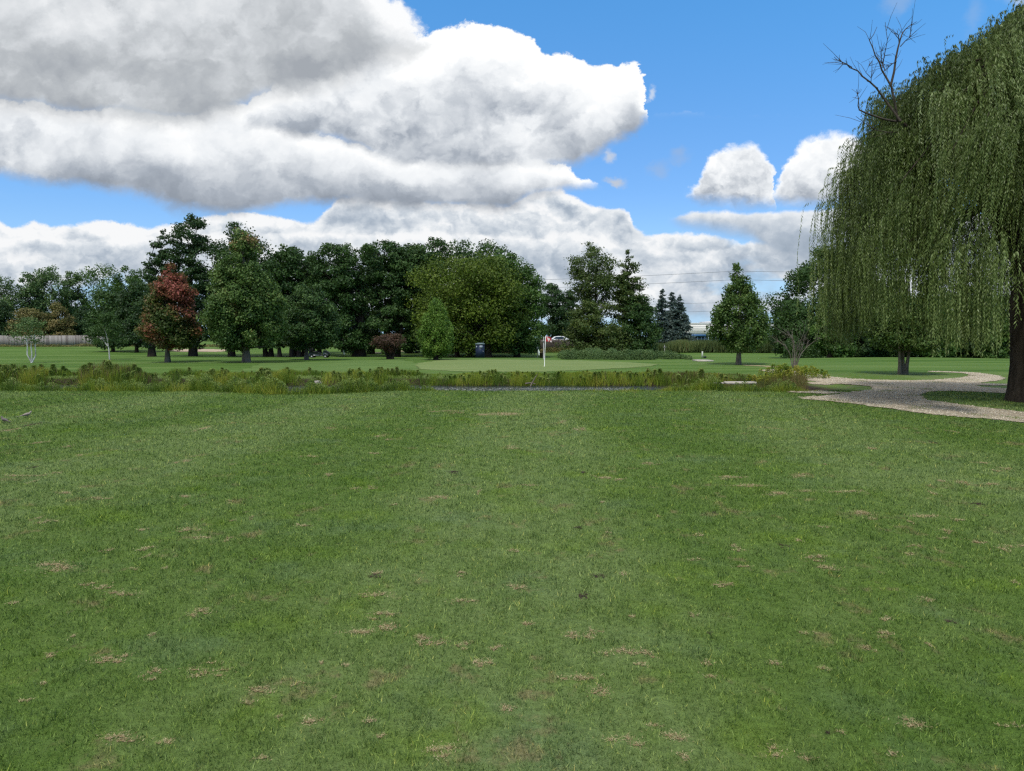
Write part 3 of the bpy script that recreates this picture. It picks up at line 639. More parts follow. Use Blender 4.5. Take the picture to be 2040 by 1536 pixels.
tree('back_tree', 'big rounded dark green tree right of the golf cart', 'tree', 716, 91, [(484, 655, 695), (500, 633, 722), (540, 622, 735), (580, 628, 742), (640, 650, 745), (680, 650, 750), (700, 672, 735)], 'dark',
     24000, .22, 170, .12, .6, .45, BT, [(-.5, (-.4, 0)), (.35, (.2, 0)), (.0, (.1, .2))], .42, seed=66, th=10)
tree('back_tree', 'dark tree at the back filling the gap between the two biggest rounded crowns', 'tree', 742, 103, [(496, 728, 756), (530, 712, 775), (600, 705, 782), (660, 705, 780), (705, 722, 765)], 'deep',
     12000, .26, 90, .14, .7, .6, BT, None, .3, seed=164, th=9)
tree('back_tree', 'dark tree at the back between the young round maple and the oval maple', 'tree', 636, 104, [(520, 625, 648), (560, 606, 668), (640, 600, 675), (690, 615, 660)], 'deep',
     10000, .26, 90, .14, .7, .6, BT, None, .3, seed=165, th=9)
tree('back_tree', 'dark tree at the back behind the bright green cedar', 'tree', 815, 104, [(500, 800, 830), (540, 780, 850), (640, 778, 856), (704, 795, 840)], 'deep',
     12000, .26, 90, .14, .7, .6, BT, None, .3, seed=166, th=9)
tree('back_tree', 'big dark tree with sky gaps behind the purple leaved shrub', 'tree', 778, 91, [(482, 738, 790), (500, 722, 812), (560, 735, 822), (620, 735, 830), (680, 740, 835), (700, 760, 815)], 'dark',
     20000, .22, 150, .12, .6, .4, BT, [(0, (-.8, 0)), (.8, (1.6, 0))], .36, seed=67, th=9)
tree('back_tree', 'tall dark tree crowning the clump above the bright green cedar', 'tree', 850, 93, [(476, 830, 875), (492, 795, 900), (530, 790, 912), (600, 800, 912), (690, 815, 900)], 'dark',
     20000, .22, 150, .12, .6, .5, BT, None, .4, seed=68, th=11)
tree('back_tree', 'tall dark tree at the back of the clump above the blue toilet cabin', 'tree', 935, 96, [(484, 910, 975), (495, 885, 1010), (520, 880, 1045), (560, 880, 1065), (690, 900, 1050)], 'dark',
     22000, .23, 160, .12, .6, .5, BT, None, .4, seed=69, th=11)
tree('back_tree', 'broad yellow olive tree in front of the clump beside the toilet cabin', 'tree', 972, 84, [(508, 890, 950), (522, 850, 1000), (545, 824, 1030), (590, 818, 1040), (640, 826, 1035), (680, 850, 1020), (698, 880, 1000)], 'olive',
     34000, .19, 170, .125, .6, .5, BT, [(0, (-.6, 0))], .42, seed=70, th=9, depth=.8)
tree('back_tree', 'rounded olive green tree closing the right end of the clump', 'tree', 1030, 88, [(498, 985, 1010), (515, 965, 1040), (540, 960, 1062), (560, 970, 1080), (620, 965, 1088), (670, 968, 1086), (700, 985, 1065)], 'mid',
     24000, .2, 180, .11, .6, .5, BT, None, .35, seed=71, th=10)
tree('back_tree', 'dark tree on two pale trunks, left of the blue toilet cabin', 'tree', 925, 90, [(600, 900, 950), (640, 880, 970), (690, 890, 965)], 'deep',
     6000, .22, 50, .16, .6, .5, BT, [(-.9, (-.3, 0)), (.6, (.2, 0))], .3, seed=72, th=6, bark=BARK)
tree('back_tree', 'dark shade tree deep in the gap behind the flag', 'tree', 1100, 142, [(568, 1088, 1110), (585, 1078, 1128), (640, 1076, 1140), (672, 1080, 1136)], 'deep',
     8000, .28, 70, .15, .6, .5, BT, None, .3, seed=73)
tree('back_tree', 'dark low tree beside the first cypress, above the parked white car', 'tree', 1132, 145, [(578, 1124, 1142), (600, 1112, 1156), (660, 1108, 1160), (668, 1115, 1150)], 'deep',
     6000, .28, 60, .15, .6, .5, BT, None, .3, seed=74)
tree('cypress_tree', 'tall open crowned cypress right of the flag with sky showing through', 'tree', 1172, 96, [(484, 1168, 1180), (500, 1148, 1204), (525, 1136, 1222), (550, 1134, 1228), (575, 1128, 1230), (600, 1150, 1216)], 'cypress',
     7500, .2, 75, .12, .6, .15, BT, [(0, (0, 0)), (.7, (.35, 0))], .32, seed=75, th=12, elong=.45)
tree('cypress_tree', 'low broad cypress skirt at the foot of the open crowned cypress', 'tree', 1180, 94, [(600, 1160, 1215), (625, 1138, 1232), (660, 1124, 1245), (690, 1122, 1250), (704, 1140, 1240)], 'cypress',
     16000, .2, 130, .11, .55, .5, BT, None, .3, seed=76, elong=.4, th=4)
tree('cypress_tree', 'narrow spire topped cypress left of the blue spruces', 'tree', 1248, 97, [(499, 1246, 1251), (520, 1236, 1262), (550, 1226, 1272), (580, 1224, 1284), (610, 1222, 1290), (640, 1225, 1300)], 'cypress',
     9500, .2, 85, .11, .6, .2, BT, None, .34, seed=77, th=12, elong=.5)
tree('cypress_tree', 'low dark cypress mass between the spire topped cypress and the spruces', 'tree', 1268, 95, [(590, 1260, 1280), (620, 1240, 1300), (650, 1232, 1308), (690, 1228, 1310), (704, 1240, 1300)], 'dark',
     14000, .2, 120, .11, .55, .5, BT, None, .3, seed=78, elong=.4, th=4)

# lawn trees
tree('red_maple', 'young maple turning red, standing left of the big oval maple', 'tree', 333, hit(333, 722)[1], [(526, 338, 356), (545, 322, 372), (580, 306, 384), (610, 300, 386), (640, 290, 390), (665, 283, 394), (685, 296, 384), (694, 322, 345)], 'red',
     17000, .12, 140, .12, .7, .4, None, None, .14, bark=BARKG, seed=80, th=5.0, tintf=redtint, up=.3)
tree('oval_maple', 'big oval green maple with browning top on the lawn', 'tree', 490, hit(490, 722)[1], [(457, 478, 500), (475, 455, 515), (505, 445, 528), (530, 435, 538), (560, 425, 552), (600, 416, 564), (640, 414, 568), (670, 425, 565), (690, 450, 545)], 'maple',
     36000, .12, 210, .11, .7, .45, None, None, .2, bark=BARKG, seed=81, th=7.0, tintf=browntop)
tree('round_maple', 'young dark round crowned tree left of the golf cart', 'tree', 610, hit(608, 717)[1], [(568, 605, 640), (590, 575, 658), (620, 560, 672), (655, 555, 676), (680, 565, 672), (692, 590, 640)], 'dark',
     20000, .12, 180, .10, .7, .45, None, None, .14, bark=BARKG, seed=82, th=3.6)
tree('purple_shrub', 'small vase shaped shrub with purple brown leaves on the lawn', 'shrub', 777, hit(777, 715.5)[1], [(668, 752, 804), (674, 742, 812), (684, 742, 812), (692, 756, 798), (700, 770, 786)], 'purple',
     3600, .09, 60, .12, .6, .5, None, [(0, (0, 0)), (-.12, (-.5, 0)), (.12, (.5, 0)), (0, (.2, .3)), (.05, (-.2, -.2))], .11, seed=83, th=1.2)
tree('columnar_cedar', 'bright green columnar cedar standing alone in front of the dark clump', 'tree', 868, hit(868, 717)[1], [(599, 862, 876), (612, 850, 888), (640, 842, 896), (670, 835, 901), (690, 837, 900), (705, 848, 890), (712, 860, 876)], 'bright',
     20000, .085, 130, .12, 1.25, .4, None, None, .14, seed=84, th=3.2, up=.3, shell=.75)
tree('lone_maple', 'green teardrop shaped maple standing alone left of the willow', 'tree', 1472, hit(1472, 726.5)[1], [(526, 1458, 1468), (548, 1450, 1484), (575, 1443, 1500), (605, 1426, 1513), (640, 1416, 1530), (665, 1418, 1534), (685, 1430, 1522), (697, 1452, 1495)], 'maple',
     15500, .105, 150, .10, 1.0, .35, None, None, .125, bark=BARKG, seed=85, th=5.4, tintf=lambda p, t, r, h, z, m: np.minimum(t+.12*p[:, 0]/m, .82), up=.3)  # tint rises to the right: the lit side is put into the leaf colour
tree('scrub_tree', 'small leafy tree on stubby forked trunks under the willow fringe', 'tree', 1800, hit(1797, 746)[1], [(590, 1760, 1850), (620, 1735, 1880), (660, 1730, 1890), (685, 1745, 1880), (698, 1780, 1850)], 'maple',
     22000, .085, 200, .10, .7, .4, None, [(-.1, (-.2, 0)), (.12, (.35, 0)), (.02, (0, .2))], .085, bark=BARKG, seed=86, th=2.6, tintf=lambda p, t, r, h, z, m: np.minimum(t, .8))
# right-hand trees
E = [
 (1618, 78, [(500, 1622, 1665), (515, 1600, 1700), (550, 1565, 1720), (590, 1538, 1730), (650, 1530, 1730), (700, 1545, 1710)], 'dark', 34000, 'dark spreading tree between the lone maple and the willow'),
 (1565, 84, [(590, 1555, 1580), (620, 1540, 1600), (670, 1536, 1610), (700, 1545, 1600)], 'deep', 7000, 'low dark tree at the end of the reeds'),
 (1655, 66, [(596, 1650, 1665), (620, 1632, 1690), (650, 1622, 1700), (690, 1625, 1705), (708, 1640, 1690)], 'mid', 9000, 'light green bushy tree at the left fringe of the willow'),
 (1720, 72, [(560, 1700, 1750), (620, 1680, 1770), (680, 1675, 1775), (714, 1690, 1760)], 'deep', 12000, 'dark understorey tree behind the willow, leftmost in its shade'),
 (1775, 76, [(560, 1750, 1800), (640, 1730, 1820), (716, 1740, 1810)], 'dark', 12000, 'dark understorey tree behind the small forked tree'),
 (1850, 70, [(560, 1830, 1870), (630, 1800, 1905), (690, 1800, 1905), (717, 1810, 1895)], 'mid', 13000, 'mid green thicket tree seen below the middle of the willow'),
 (1925, 72, [(550, 1900, 1950), (630, 1875, 1975), (717, 1890, 1965)], 'dark', 12000, 'dark thicket tree left of the willow trunk'),
 (1985, 69, [(590, 1965, 2010), (650, 1945, 2025), (718, 1955, 2015)], 'mid', 9000, 'leafy thicket tree right beside the willow trunk'),
 (2060, 72, [(560, 2030, 2090), (650, 2005, 2115), (718, 2020, 2100)], 'dark', 10000, 'dark thicket tree at the right edge behind the willow trunk'),
]
for i, (px, Y, ol, col, nl, lab) in enumerate(E):
    tree('thicket_tree', lab, 'tree', px, Y, ol, col, nl, .2, 110, .12, .65, .5, BT, None, .25, seed=100+i, limbs=24)

def spruce(px, Y, top, l, r, bot, lab, seed, n=14000):
    rnd = np.random.default_rng(seed); x0 = Xat(px, Y); z0 = gz(x0, Y); root = empty('spruce_tree', (x0, Y, z0), lab, 'tree', 'blue spruces by the reeds')
    zt = Zat(top, Y)-z0; zb = Zat(bot, Y)-z0; Rm = Xat((r-l)/2+CX, Y)*1.3
    nb_ = 190; bz = zb+(zt-zb)*rnd.random(nb_)**1.25; ba = rnd.uniform(0, 6.283, nb_); f = (zt-bz)/(zt-zb); bl = Rm*(f**.8)*rnd.uniform(.75, 1.1, nb_)+.12
    k = rnd.choice(nb_, n, p=bl**1.2/np.sum(bl**1.2)); s = rnd.random(n)**.6
    rr = bl[k]*s; spread = .16*bl[k]*(1-s*.5)+.08
    pos = np.stack([np.cos(ba[k])*rr, np.sin(ba[k])*rr, bz[k]-.22*rr+.10*bl[k]*s**3], 1)+rnd.normal(0, 1, (n, 3))*spread[:, None]*np.array([1, 1, .5])
    ax = np.stack([np.cos(ba[k]), np.sin(ba[k]), rnd.normal(.1, .4, n)], 1)+rnd.normal(0, .5, (n, 3))
    V, F = leafquads(pos, ax, rnd.normal(0, 1, (n, 3))+np.array([0, 0, 1]), .38, .17)
    mesh_np('crown', V, F, G['spruce'], root, np.clip(.25+.45*s+rnd.normal(0, .12, n), 0, 1))
    mb = MB(); mb.tube([(0, 0, -.1), (0, 0, zt*.5), (0, 0, zt*.98)], [.22, .12, .02], 6); mb.build('trunk', BARK, root, True)
spruce(1318, 128, 576, 1298, 1338, 690, 'left and tallest of the three blue spruces beside the white building', 1)
spruce(1337, 132, 580, 1316, 1358, 690, 'middle blue spruce of the three beside the white building', 2)
spruce(1352, 127, 588, 1328, 1377, 690, 'right blue spruce of the three, nearest the white building', 3, 17000)

# far wood closing the horizon
rnd = np.random.default_rng(5); n = 60000
def farband(x): return 5.0+1.3*np.sin(x*.021)+1.0*np.sin(x*.063+2)+.7*np.sin(x*.19)
fx = rnd.uniform(-330, 330, n); okk = ~((fx > 50) & (fx < 105)); fx = fx[okk]; n = len(fx)
pos = np.stack([fx, 265+rnd.uniform(-6, 6, n), .2+farband(fx)*rnd.random(n)**.8], 1)
V, F = leafquads(pos, rnd.normal(0, 1, (n, 3)), rnd.normal(0, 1, (n, 3)), .8, .6)
tag(mesh_np('far_wood', V, F, G['deep'], tint=np.clip(.4+.25*np.sin(fx*.3)+rnd.normal(0, .15, n), 0, 1)), 'low dark wood along the horizon behind the fence and trees', 'wood', kind='stuff')

# ---------------------------------------------------------------- birches and bare shrub
def birch(px, py, stems, outl, lab, seed, nleaf, col='airy', r=.05, leaf=.09):
    rnd = np.random.default_rng(seed); x0, Y = hit(px, py); z0 = gz(x0, Y); root = empty('birch_tree', (x0, Y, z0), lab, 'tree')
    for s in stems:
        mb = MB(); P_ = np.array([(Xat(a, Y)-x0, rnd.normal(0, .05), Zat(c_, Y)-z0) for a, c_ in s]); mb.tube(P_, np.linspace(r, r*.45, len(P_)), 6); mb.build('trunk', BIRCH, root, True)
    z, cx_, rr = profile(outl, Y, px); z -= z0; Rm = rr.max(); nc = 40
    zz = rnd.uniform(z[0], z[-1], nc); a = rnd.uniform(0, 6.28, nc); q = np.interp(zz, z, rr)*rnd.uniform(.2, 1, nc)
    c = np.stack([np.interp(zz, z, cx_)+q*np.cos(a), q*np.sin(a), zz], 1); k = rnd.integers(0, nc, nleaf)
    pos = c[k]+rnd.normal(0, 1, (nleaf, 3))*Rm*.16*np.array([1, 1, .5])
    V, F = leafquads(pos, rnd.normal(0, 1, (nleaf, 3)), rnd.normal(0, 1, (nleaf, 3))+np.array([0, 0, .5]), leaf*1.3, leaf*.8)
    mesh_np('crown', V, F, G[col], root, np.clip(.5+rnd.normal(0, .2, nleaf), 0, 1))
birch(60, 723, [[(60, 724), (56, 706), (54, 690), (53, 668)], [(61, 724), (63, 706), (64, 690), (64, 668)], [(62, 724), (67, 708), (70, 690), (70, 666)]],
      [(634, 50, 72), (648, 30, 88), (665, 20, 92), (682, 26, 88)], 'small birch on three white stems at the left edge', 3, 1700, 'airy')
birch(218, 717, [[(218, 718), (217, 700), (214, 684), (213, 668), (210, 655)], [(215, 690), (208, 680), (204, 672)]],
      [(625, 205, 235), (650, 190, 248), (680, 186, 252), (692, 200, 240)], 'slender white trunked birch before the wooden fence', 4, 3800, 'dark')

def bare(name, px, py, stems, lab, cat, mat_, r, seed):
    rnd = np.random.default_rng(seed); x0, Y = hit(px, py); z0 = gz(x0, Y); root = empty(name, (x0, Y, z0), lab, cat)
    for s in stems:
        mb = MB(); P_ = np.array([(Xat(a, Y)-x0, rnd.normal(0, .08)*i, Zat(c_, Y)-z0) for i, (a, c_) in enumerate(s)])
        mb.tube(P_, np.linspace(r, r*.3, len(P_)), 5)
        for _ in range(16):
            t_ = rnd.uniform(.35, 1)*(len(P_)-1); i = int(min(t_, len(P_)-2)); p0 = P_[i]+(P_[i+1]-P_[i])*(t_-i)
            d = P_[i+1]-P_[i]; d = d/np.linalg.norm(d)+rnd.normal(0, .55, 3)+np.array([0, 0, .2]); L_ = rnd.uniform(.2, .6)
            mb.tube([p0, p0+d*L_*.5+rnd.normal(0, .03, 3), p0+d*L_+rnd.normal(0, .06, 3)], [r*.28, r*.2, r*.12], 3)
        mb.build('stem', mat_, root, True)
bare('bare_shrub', 1583, 733, [[(1582, 734), (1580, 705), (1578, 680), (1574, 665)], [(1584, 734), (1586, 705), (1588, 680), (1592, 660)], [(1586, 734), (1596, 705), (1612, 690), (1632, 672)],
      [(1580, 732), (1576, 705), (1562, 688), (1550, 680)], [(1583, 732), (1584, 700), (1580, 672), (1560, 662)], [(1585, 733), (1592, 710), (1600, 690), (1604, 668)]], 'leafless grey shrub with spreading stems beside the gravel path', 'shrub', DEADW, .035, 9)

# ---------------------------------------------------------------- willow
def willow():
    rnd = np.random.default_rng(99); Y = 18.9; px0 = 2052; x0 = Xat(px0, Y); z0 = gz(x0, Y)
    root = empty('willow_tree', (x0, Y, z0), 'huge weeping willow filling the right edge, with dead branches at its upper left', 'tree')
    ol = [(12, 2030, 2120), (55, 1975, 2180), (95, 1915, 2230), (125, 1845, 2290), (155, 1785, 2330), (225, 1728, 2370), (300, 1692, 2400), (400, 1672, 2430), (520, 1668, 2440), (690, 1668, 2440)]
    z, cx_, rr = profile(ol, Y, px0); z -= z0; zt = z[-1]
    # limbs
    mb = MB(); rs = np.linspace(0, 1, 9)
    tp = np.array([(.0, 0, -.15), (-.06, 0, .35), (-.08, 0, 1.0), (-.14, 0, 1.8), (-.18, 0, 2.6), (-.1, 0, 3.6)]); mb.tube(tp, [.56, .42, .36, .35, .36, .28], 12)
    ends = []
    for i in range(13):
        a = i*2.4+.4; f = rnd.uniform(.45, .85); zz = zt*rnd.uniform(.62, .9); q = np.interp(zz, z, rr)*f
        e = np.array([np.interp(zz, z, cx_)+q*math.cos(a), q*math.sin(a), zz]); s = np.array([-.12, 0, rnd.uniform(2.4, 3.5)])
        m1 = s+(e-s)*.35+np.array([0, 0, .6]); m2 = s+(e-s)*.7+np.array([0, 0, .5])+rnd.normal(0, .15, 3)
        mb.tube([s, m1, m2, e], [.2, .13, .08, .03], 6); ends += [m1, m2, e]
    mb.build('trunk', BARK, root, True)
    ends = np.array(ends)
    # strands
    NB_ = 104; NC = NB_*9; bz = zt*(.30+.68*rnd.random(NB_)**.8); ba_ = rnd.uniform(0, 6.283, NB_)
    bf = np.where(rnd.random(NB_) < .74, rnd.uniform(.76, 1.03, NB_), rnd.uniform(.25, .74, NB_)); btint = rnd.normal(0, .19, NB_); blean = rnd.normal(.03, .19, NB_)
    fz = np.array([.50, .58, .66, .72, .78, .83, .88, .93, .97, .99, .62, .76, .90, .96, .70, .85]); fa = math.pi+np.array([.1, -.2, .35, -.1, .2, .4, -.15, .3, .1, .6, .75, .8, .9, 1.0, -.5, -.55])
    nf = len(fz); bz[:nf] = zt*fz; ba_[:nf] = fa; bf[:nf] = .89
    ib = np.repeat(np.arange(NB_), 9); a = ba_[ib]+rnd.normal(0, .085, NC); zz = np.clip(bz[ib]+rnd.normal(0, .42, NC), zt*.25, zt*.985); f = np.clip(bf[ib]+rnd.normal(0, .04, NC), .1, 1.05)
    R_ = np.interp(zz, z, rr)
    C0 = np.stack([np.interp(zz, z, cx_)+R_*f*np.cos(a), R_*f*np.sin(a)*.95, zz], 1)
    PV, PA, PN, PT = [], [], [], []; tw = MB()
    for i in range(NC):
        od = np.array([math.cos(a[i]), math.sin(a[i]), 0]); ns = rnd.integers(13, 26); ct = .44+btint[ib[i]]+rnd.normal(0, .10); Lc = rnd.uniform(1.3, 3.8)
        lean = np.array([.15+blean[ib[i]]+rnd.normal(0, .04), rnd.normal(0, .06), 0])
        if C0[i, 0] < -3.2: lean *= .25
        if f[i] > .5 and i % 3 == 0:
            j = np.argmin(np.linalg.norm(ends-C0[i], axis=1)); tw.tube([ends[j], (ends[j]+C0[i])/2+np.array([0, 0, .15]), C0[i]], [.035, .022, .01], 4)
        for _ in range(ns):
            p0 = C0[i]+rnd.normal(0, 1, 3)*np.array([.20, .20, .16]); L_ = Lc*rnd.uniform(.6, 1.15)
            zmin = rnd.uniform(1.4, 1.95)+.35*math.sin(C0[i, 0]*2.1); L_ = min(L_, p0[2]-zmin)
            if L_ < .35: continue
            s = np.arange(0, L_, .040); out_ = (1-np.exp(-s/.3))*rnd.uniform(.12, .38)
            hump = .18*np.sin(np.clip(s/.45, 0, math.pi))*rnd.uniform(0, 1)*(f[i] > .75)
            dz = s-np.minimum(s, .35)*.6
            ph = rnd.uniform(0, 6.28)
            p = p0+od*out_[:, None]+lean*(s[:, None]**1.25)+np.stack([.035*np.sin(s*3+ph), .035*np.cos(s*2.6+ph), hump-dz], 1)
            n = len(s); sgn = np.where(np.arange(n) % 2 == 0, 1., -1.)[:, None]; ra = rnd.uniform(0, 6.28)+s*1.5
            side = np.stack([np.cos(ra), np.sin(ra), 0*ra], 1)*sgn
            ax = nrm(side*rnd.uniform(.25, .75, (n, 1))+np.array([0, 0, -1])+lean*.8+rnd.normal(0, .15, (n, 3)))
            PV.append(p+ax*.035); PA.append(ax); PN.append(rnd.normal(0, 1, (n, 3))+od*.9); PT.append(np.full(n, ct+rnd.normal(0, .07))+.12*s/L_)
    PV = np.vstack(PV); PA = np.vstack(PA); PN = np.vstack(PN); PT = np.concatenate(PT); n = len(PV)
    V, F = leafquads(PV, PA, PN, rnd.uniform(.07, .12, n), rnd.uniform(.016, .026, n))
    mesh_np('foliage', V, F, G['willow'], root, np.clip(PT+rnd.normal(0, .09, n), 0, 1))
    tw.build('branches', BARK, root, True)
    print('willow leaves', n)
    DB = [[(1800, 235), (1780, 170), (1762, 135), (1745, 108), (1732, 78), (1748, 50)], [(1800, 240), (1775, 195), (1752, 170), (1722, 150), (1698, 130), (1678, 121), (1662, 112)],
          [(1782, 165), (1788, 115), (1795, 75), (1808, 52), (1830, 37)], [(1765, 140), (1758, 112), (1752, 92)], [(1755, 172), (1740, 162), (1728, 142), (1740, 118)], [(1798, 238), (1745, 225), (1720, 215), (1716, 195), (1710, 176)],
          [(1798, 262), (1748, 258), (1728, 245), (1709, 231)], [(1795, 85), (1790, 68), (1783, 62)], [(1760, 132), (1768, 105), (1770, 75), (1764, 40)], [(1700, 132), (1682, 125), (1672, 108)], [(1788, 120), (1778, 126), (1764, 122)], [(1795, 90), (1812, 72), (1818, 55)]]
    e0 = np.array([Xat(1798, 17.6, 150)-x0, -1.2, Zat(236, 17.6)-z0]); s0 = np.array([-.15, 0, 3.3]); mb = MB()
    mb.tube([s0, s0+(e0-s0)*.35+np.array([0, 0, .5]), s0+(e0-s0)*.7+np.array([-.1, 0, .35]), e0], [.17, .11, .075, .045], 7); mb.build('limb', BARK, root, True)
    for s in DB:
        mb = MB(); P_ = np.array([(Xat(q, 17.6, 150)-x0, -1.2+rnd.normal(0, .04), Zat(c_, 17.6)-z0) for q, c_ in s])
        P2_ = [P_[0]]
        for u_, v_ in zip(P_[:-1], P_[1:]): P2_ += [(u_+v_)/2+rnd.normal(0, .02, 3), v_]
        mb.tube(P2_, np.linspace(.030 if len(s) > 4 else .012, .005, len(P2_)), 5)
        for _ in range(9):
            i = rnd.integers(1, len(P2_)-1); d = nrm(P2_[i]-P2_[i-1])+rnd.normal(0, .6, 3); L_ = rnd.uniform(.12, .4)
            mb.tube([P2_[i], P2_[i]+d*L_*.5+rnd.normal(0, .02, 3), P2_[i]+d*L_], [.007, .005, .003], 3)
        mb.build('dead_branch', DARKW, root, True)
willow()

# ---------------------------------------------------------------- creek bank growth, reeds, brush
def grass_band(name, label, cat, n, xf, yf, hf, wd, mat_, lean=(.1, .6), tintf=None, seed=1):
    rnd = np.random.default_rng(seed); x = xf(rnd, n); y = yf(rnd, x); z = terrain(x, y); h = hf(x, y, rnd)
    ok = h > .03; x, y, z, h = x[ok], y[ok], z[ok], h[ok]; n = len(x)
    V, F = blades(np.stack([x, y, z-.02], 1), h, rnd.uniform(.6, 1.4, n)*wd, rnd.uniform(*lean, n), rnd)
    t = np.clip(.42+.22*np.sin(x*1.7+np.sin(x*.6)*2)+.16*np.sin(x*5.3+1)+rnd.normal(0, .2, n), 0, 1) if tintf is None else tintf(x, y, rnd)
    return tag(mesh_np(name, V, F, mat_, tint=t), label, cat, kind='stuff')
m_bank = leafmat('bank_grass', [(0, (0.052, 0.102, 0.011)), (.35, (0.131, 0.212, 0.020)), (.65, (0.249, 0.314, 0.029)), (1, (0.394, 0.364, 0.064))])
m_weed = leafmat('bank_weed', [(0, (0.039, 0.085, 0.016)), (.4, (0.095, 0.175, 0.028)), (.75, (0.187, 0.269, 0.056)), (1, (0.276, 0.336, 0.095))])
m_seed = leafmat('seed_heads', st((0.084, 0.049, 0.029), (0.161, 0.105, 0.058), (0.238, 0.196, 0.111)))
TOPX = [-900, 0, 60, 110, 150, 175, 215, 270, 290, 320, 345, 420, 480, 560, 640, 700, 760, 800, 822, 840, 900, 960, 1000, 1090, 1200, 1300, 1380, 1450, 1500, 1540, 1570, 1605, 1625]
TOPY = [722, 725, 722, 726, 735, 722, 713, 718, 738, 742, 730, 732, 736, 732, 734, 733, 729, 733, 724, 740, 742, 736, 736, 738, 737, 735, 737, 741, 744, 745, 742, 756, 768]
def farh(x, y, rnd, k=1.0):
    px = x/y*F_PX*1.0+CX; ty = np.interp(px, TOPX, TOPY); zt_ = EYE-(ty-672)*y/F_PX
    return np.maximum(0, (zt_-terrain(x, y)))*k*(1-.5*rnd.random(len(x))**1.6)*(1.0-.12*np.abs(y-32.2))
_farh = farh
def farh(x, y, rnd, k=1.0):
    h = _farh(x, y, rnd, k)*(.84+.16*np.sin(x*2.3+np.sin(x*.9)*2)+.13*np.sin(x*6.1+y)+.10*np.sin(x*13.7-y*2)); px = x/y*F_PX+CX
    for a_, b_ in ((88, 158), (312, 342), (356, 398), (588, 642), (772, 836)):
        h = np.where((px > a_+4*np.sin(y*9)) & (px < b_) & (y < 32.1), np.minimum(h, .10), h)
    return h
def xf(rnd, n): return rnd.uniform(-26, 14.2, n)
def clumpx(rnd, n):
    c = rnd.uniform(-26, 14.0, 420); return c[rnd.integers(0, 420, n)]+rnd.normal(0, .15, n)
grass_band('bank_grass', 'tall yellow green grass on the far bank of the creek', 'grass', 70000, clumpx, lambda r, x: 30.9+2.3*r.random(len(x)), farh, .016, m_bank, (.05, .55), seed=3)
def leafy(name, label, n, nplants, xr, yf, hf, mat_, leaf, seed, tint0=.45):
    rnd = np.random.default_rng(seed); cx_ = rnd.uniform(*xr, nplants); cy_ = yf(rnd, cx_); h = hf(cx_, cy_, rnd); ok = h > .05; cx_, cy_, h = cx_[ok], cy_[ok], h[ok]; m_ = len(cx_)
    k = rnd.choice(m_, n, p=h**1.5/np.sum(h**1.5)); s = rnd.random(n)**.7; ang = rnd.uniform(0, 6.28, n); q = h[k]*.42*np.sqrt(rnd.random(n))*(1.15-s*.8)
    x = cx_[k]+q*np.cos(ang); y = cy_[k]+q*np.sin(ang); pos = np.stack([x, y, terrain(x, y)+s*h[k]], 1)
    V, F = leafquads(pos, np.stack([np.cos(ang), np.sin(ang), rnd.normal(.5, .5, n)], 1), rnd.normal(0, .7, (n, 3))+np.array([0, -.2, .8]), leaf*rnd.uniform(.7, 1.5, n)*1.3, leaf*rnd.uniform(.4, .8, n))
    t = tint0+rnd.normal(0, .18, m_)[k]+rnd.normal(0, .12, n)+.12*s
    tag(mesh_np(name, V, F, mat_, tint=np.clip(t, 0, 1)), label, 'weeds', kind='stuff')
leafy('bank_weeds', 'dense leafy weeds along the far bank of the creek', 130000, 560, (-26, 13.8), lambda r, x: 31.2+1.9*r.random(len(x)), lambda x, y, r: farh(x, y, r)*1.0*r.uniform(.55, 1.2, len(x)), m_weed, .045, 4, .72)
leafy('creek_end_bush', 'yellow green leafy bush of weeds at the right end of the creek', 16000, 60, (10.4, 13.2), lambda r, x: 29.2+2.2*r.random(len(x)), lambda x, y, r: np.interp(x, [10.4, 11.5, 12.6, 13.2], [.35, .65, .5, .25])*r.uniform(.6, 1.1, len(x)), m_bank, .04, 5, .55)
# reddish brown seed stalks
def seedh(x, y, rnd):
    px = x/y*F_PX+CX
    d_ = np.interp(px, [0, 30, 130, 160, 200, 290, 320, 1180, 1300, 1340, 1560, 1600], [.5, .3, .1, .9, 1, .8, .1, .05, .35, .9, .8, 0])
    return np.where(rnd.random(len(x)) < d_, farh(x, y, rnd)*1.18, 0)
grass_band('seed_stalks', 'brown seed headed stalks rising from the far bank growth', 'grass', 15000, xf, lambda r, x: 31.2+1.8*r.random(len(x)), seedh, .022, m_seed, (.03, .35), seed=6)
# near bank
NX = [-900, 0, 100, 180, 300, 340, 420, 480, 600, 690, 720, 760, 800, 850, 870, 1000, 1110, 1140, 1200, 1300, 1360, 1420, 1560, 1620]
NH = [.33, .30, .28, .34, .36, .34, .46, .42, .40, .42, .40, .32, .46, .24, .05, .03, .03, .10, .10, .10, .30, .36, .30, .1]
def nearh(x, y, rnd): return np.interp(x/y*F_PX+CX, NX, NH)*1.12*rnd.uniform(.6, 1.2, len(x))*np.clip(.85+.2*np.sin(x*2.3)+.2*np.sin(x*5.1+1), .6, 1.2)
leafy('near_bank_weeds', 'low leafy weeds fringing the near edge of the creek', 120000, 1700, (-18.5, 9.6), lambda r, x: near_edge(x)+.12+r.random(len(x))*1.1, nearh, m_weed, .034, 8, .68)
grass_band('near_bank_grass', 'rough grass fringing the near edge of the creek', 'grass', 42000, lambda r, n: r.uniform(-18.5, 9.8, n), lambda r, x: near_edge(x)-.1+r.random(len(x))*1.2,
           lambda x, y, r: nearh(x, y, r)*1.05, .010, m_bank, (.1, .75), seed=9)
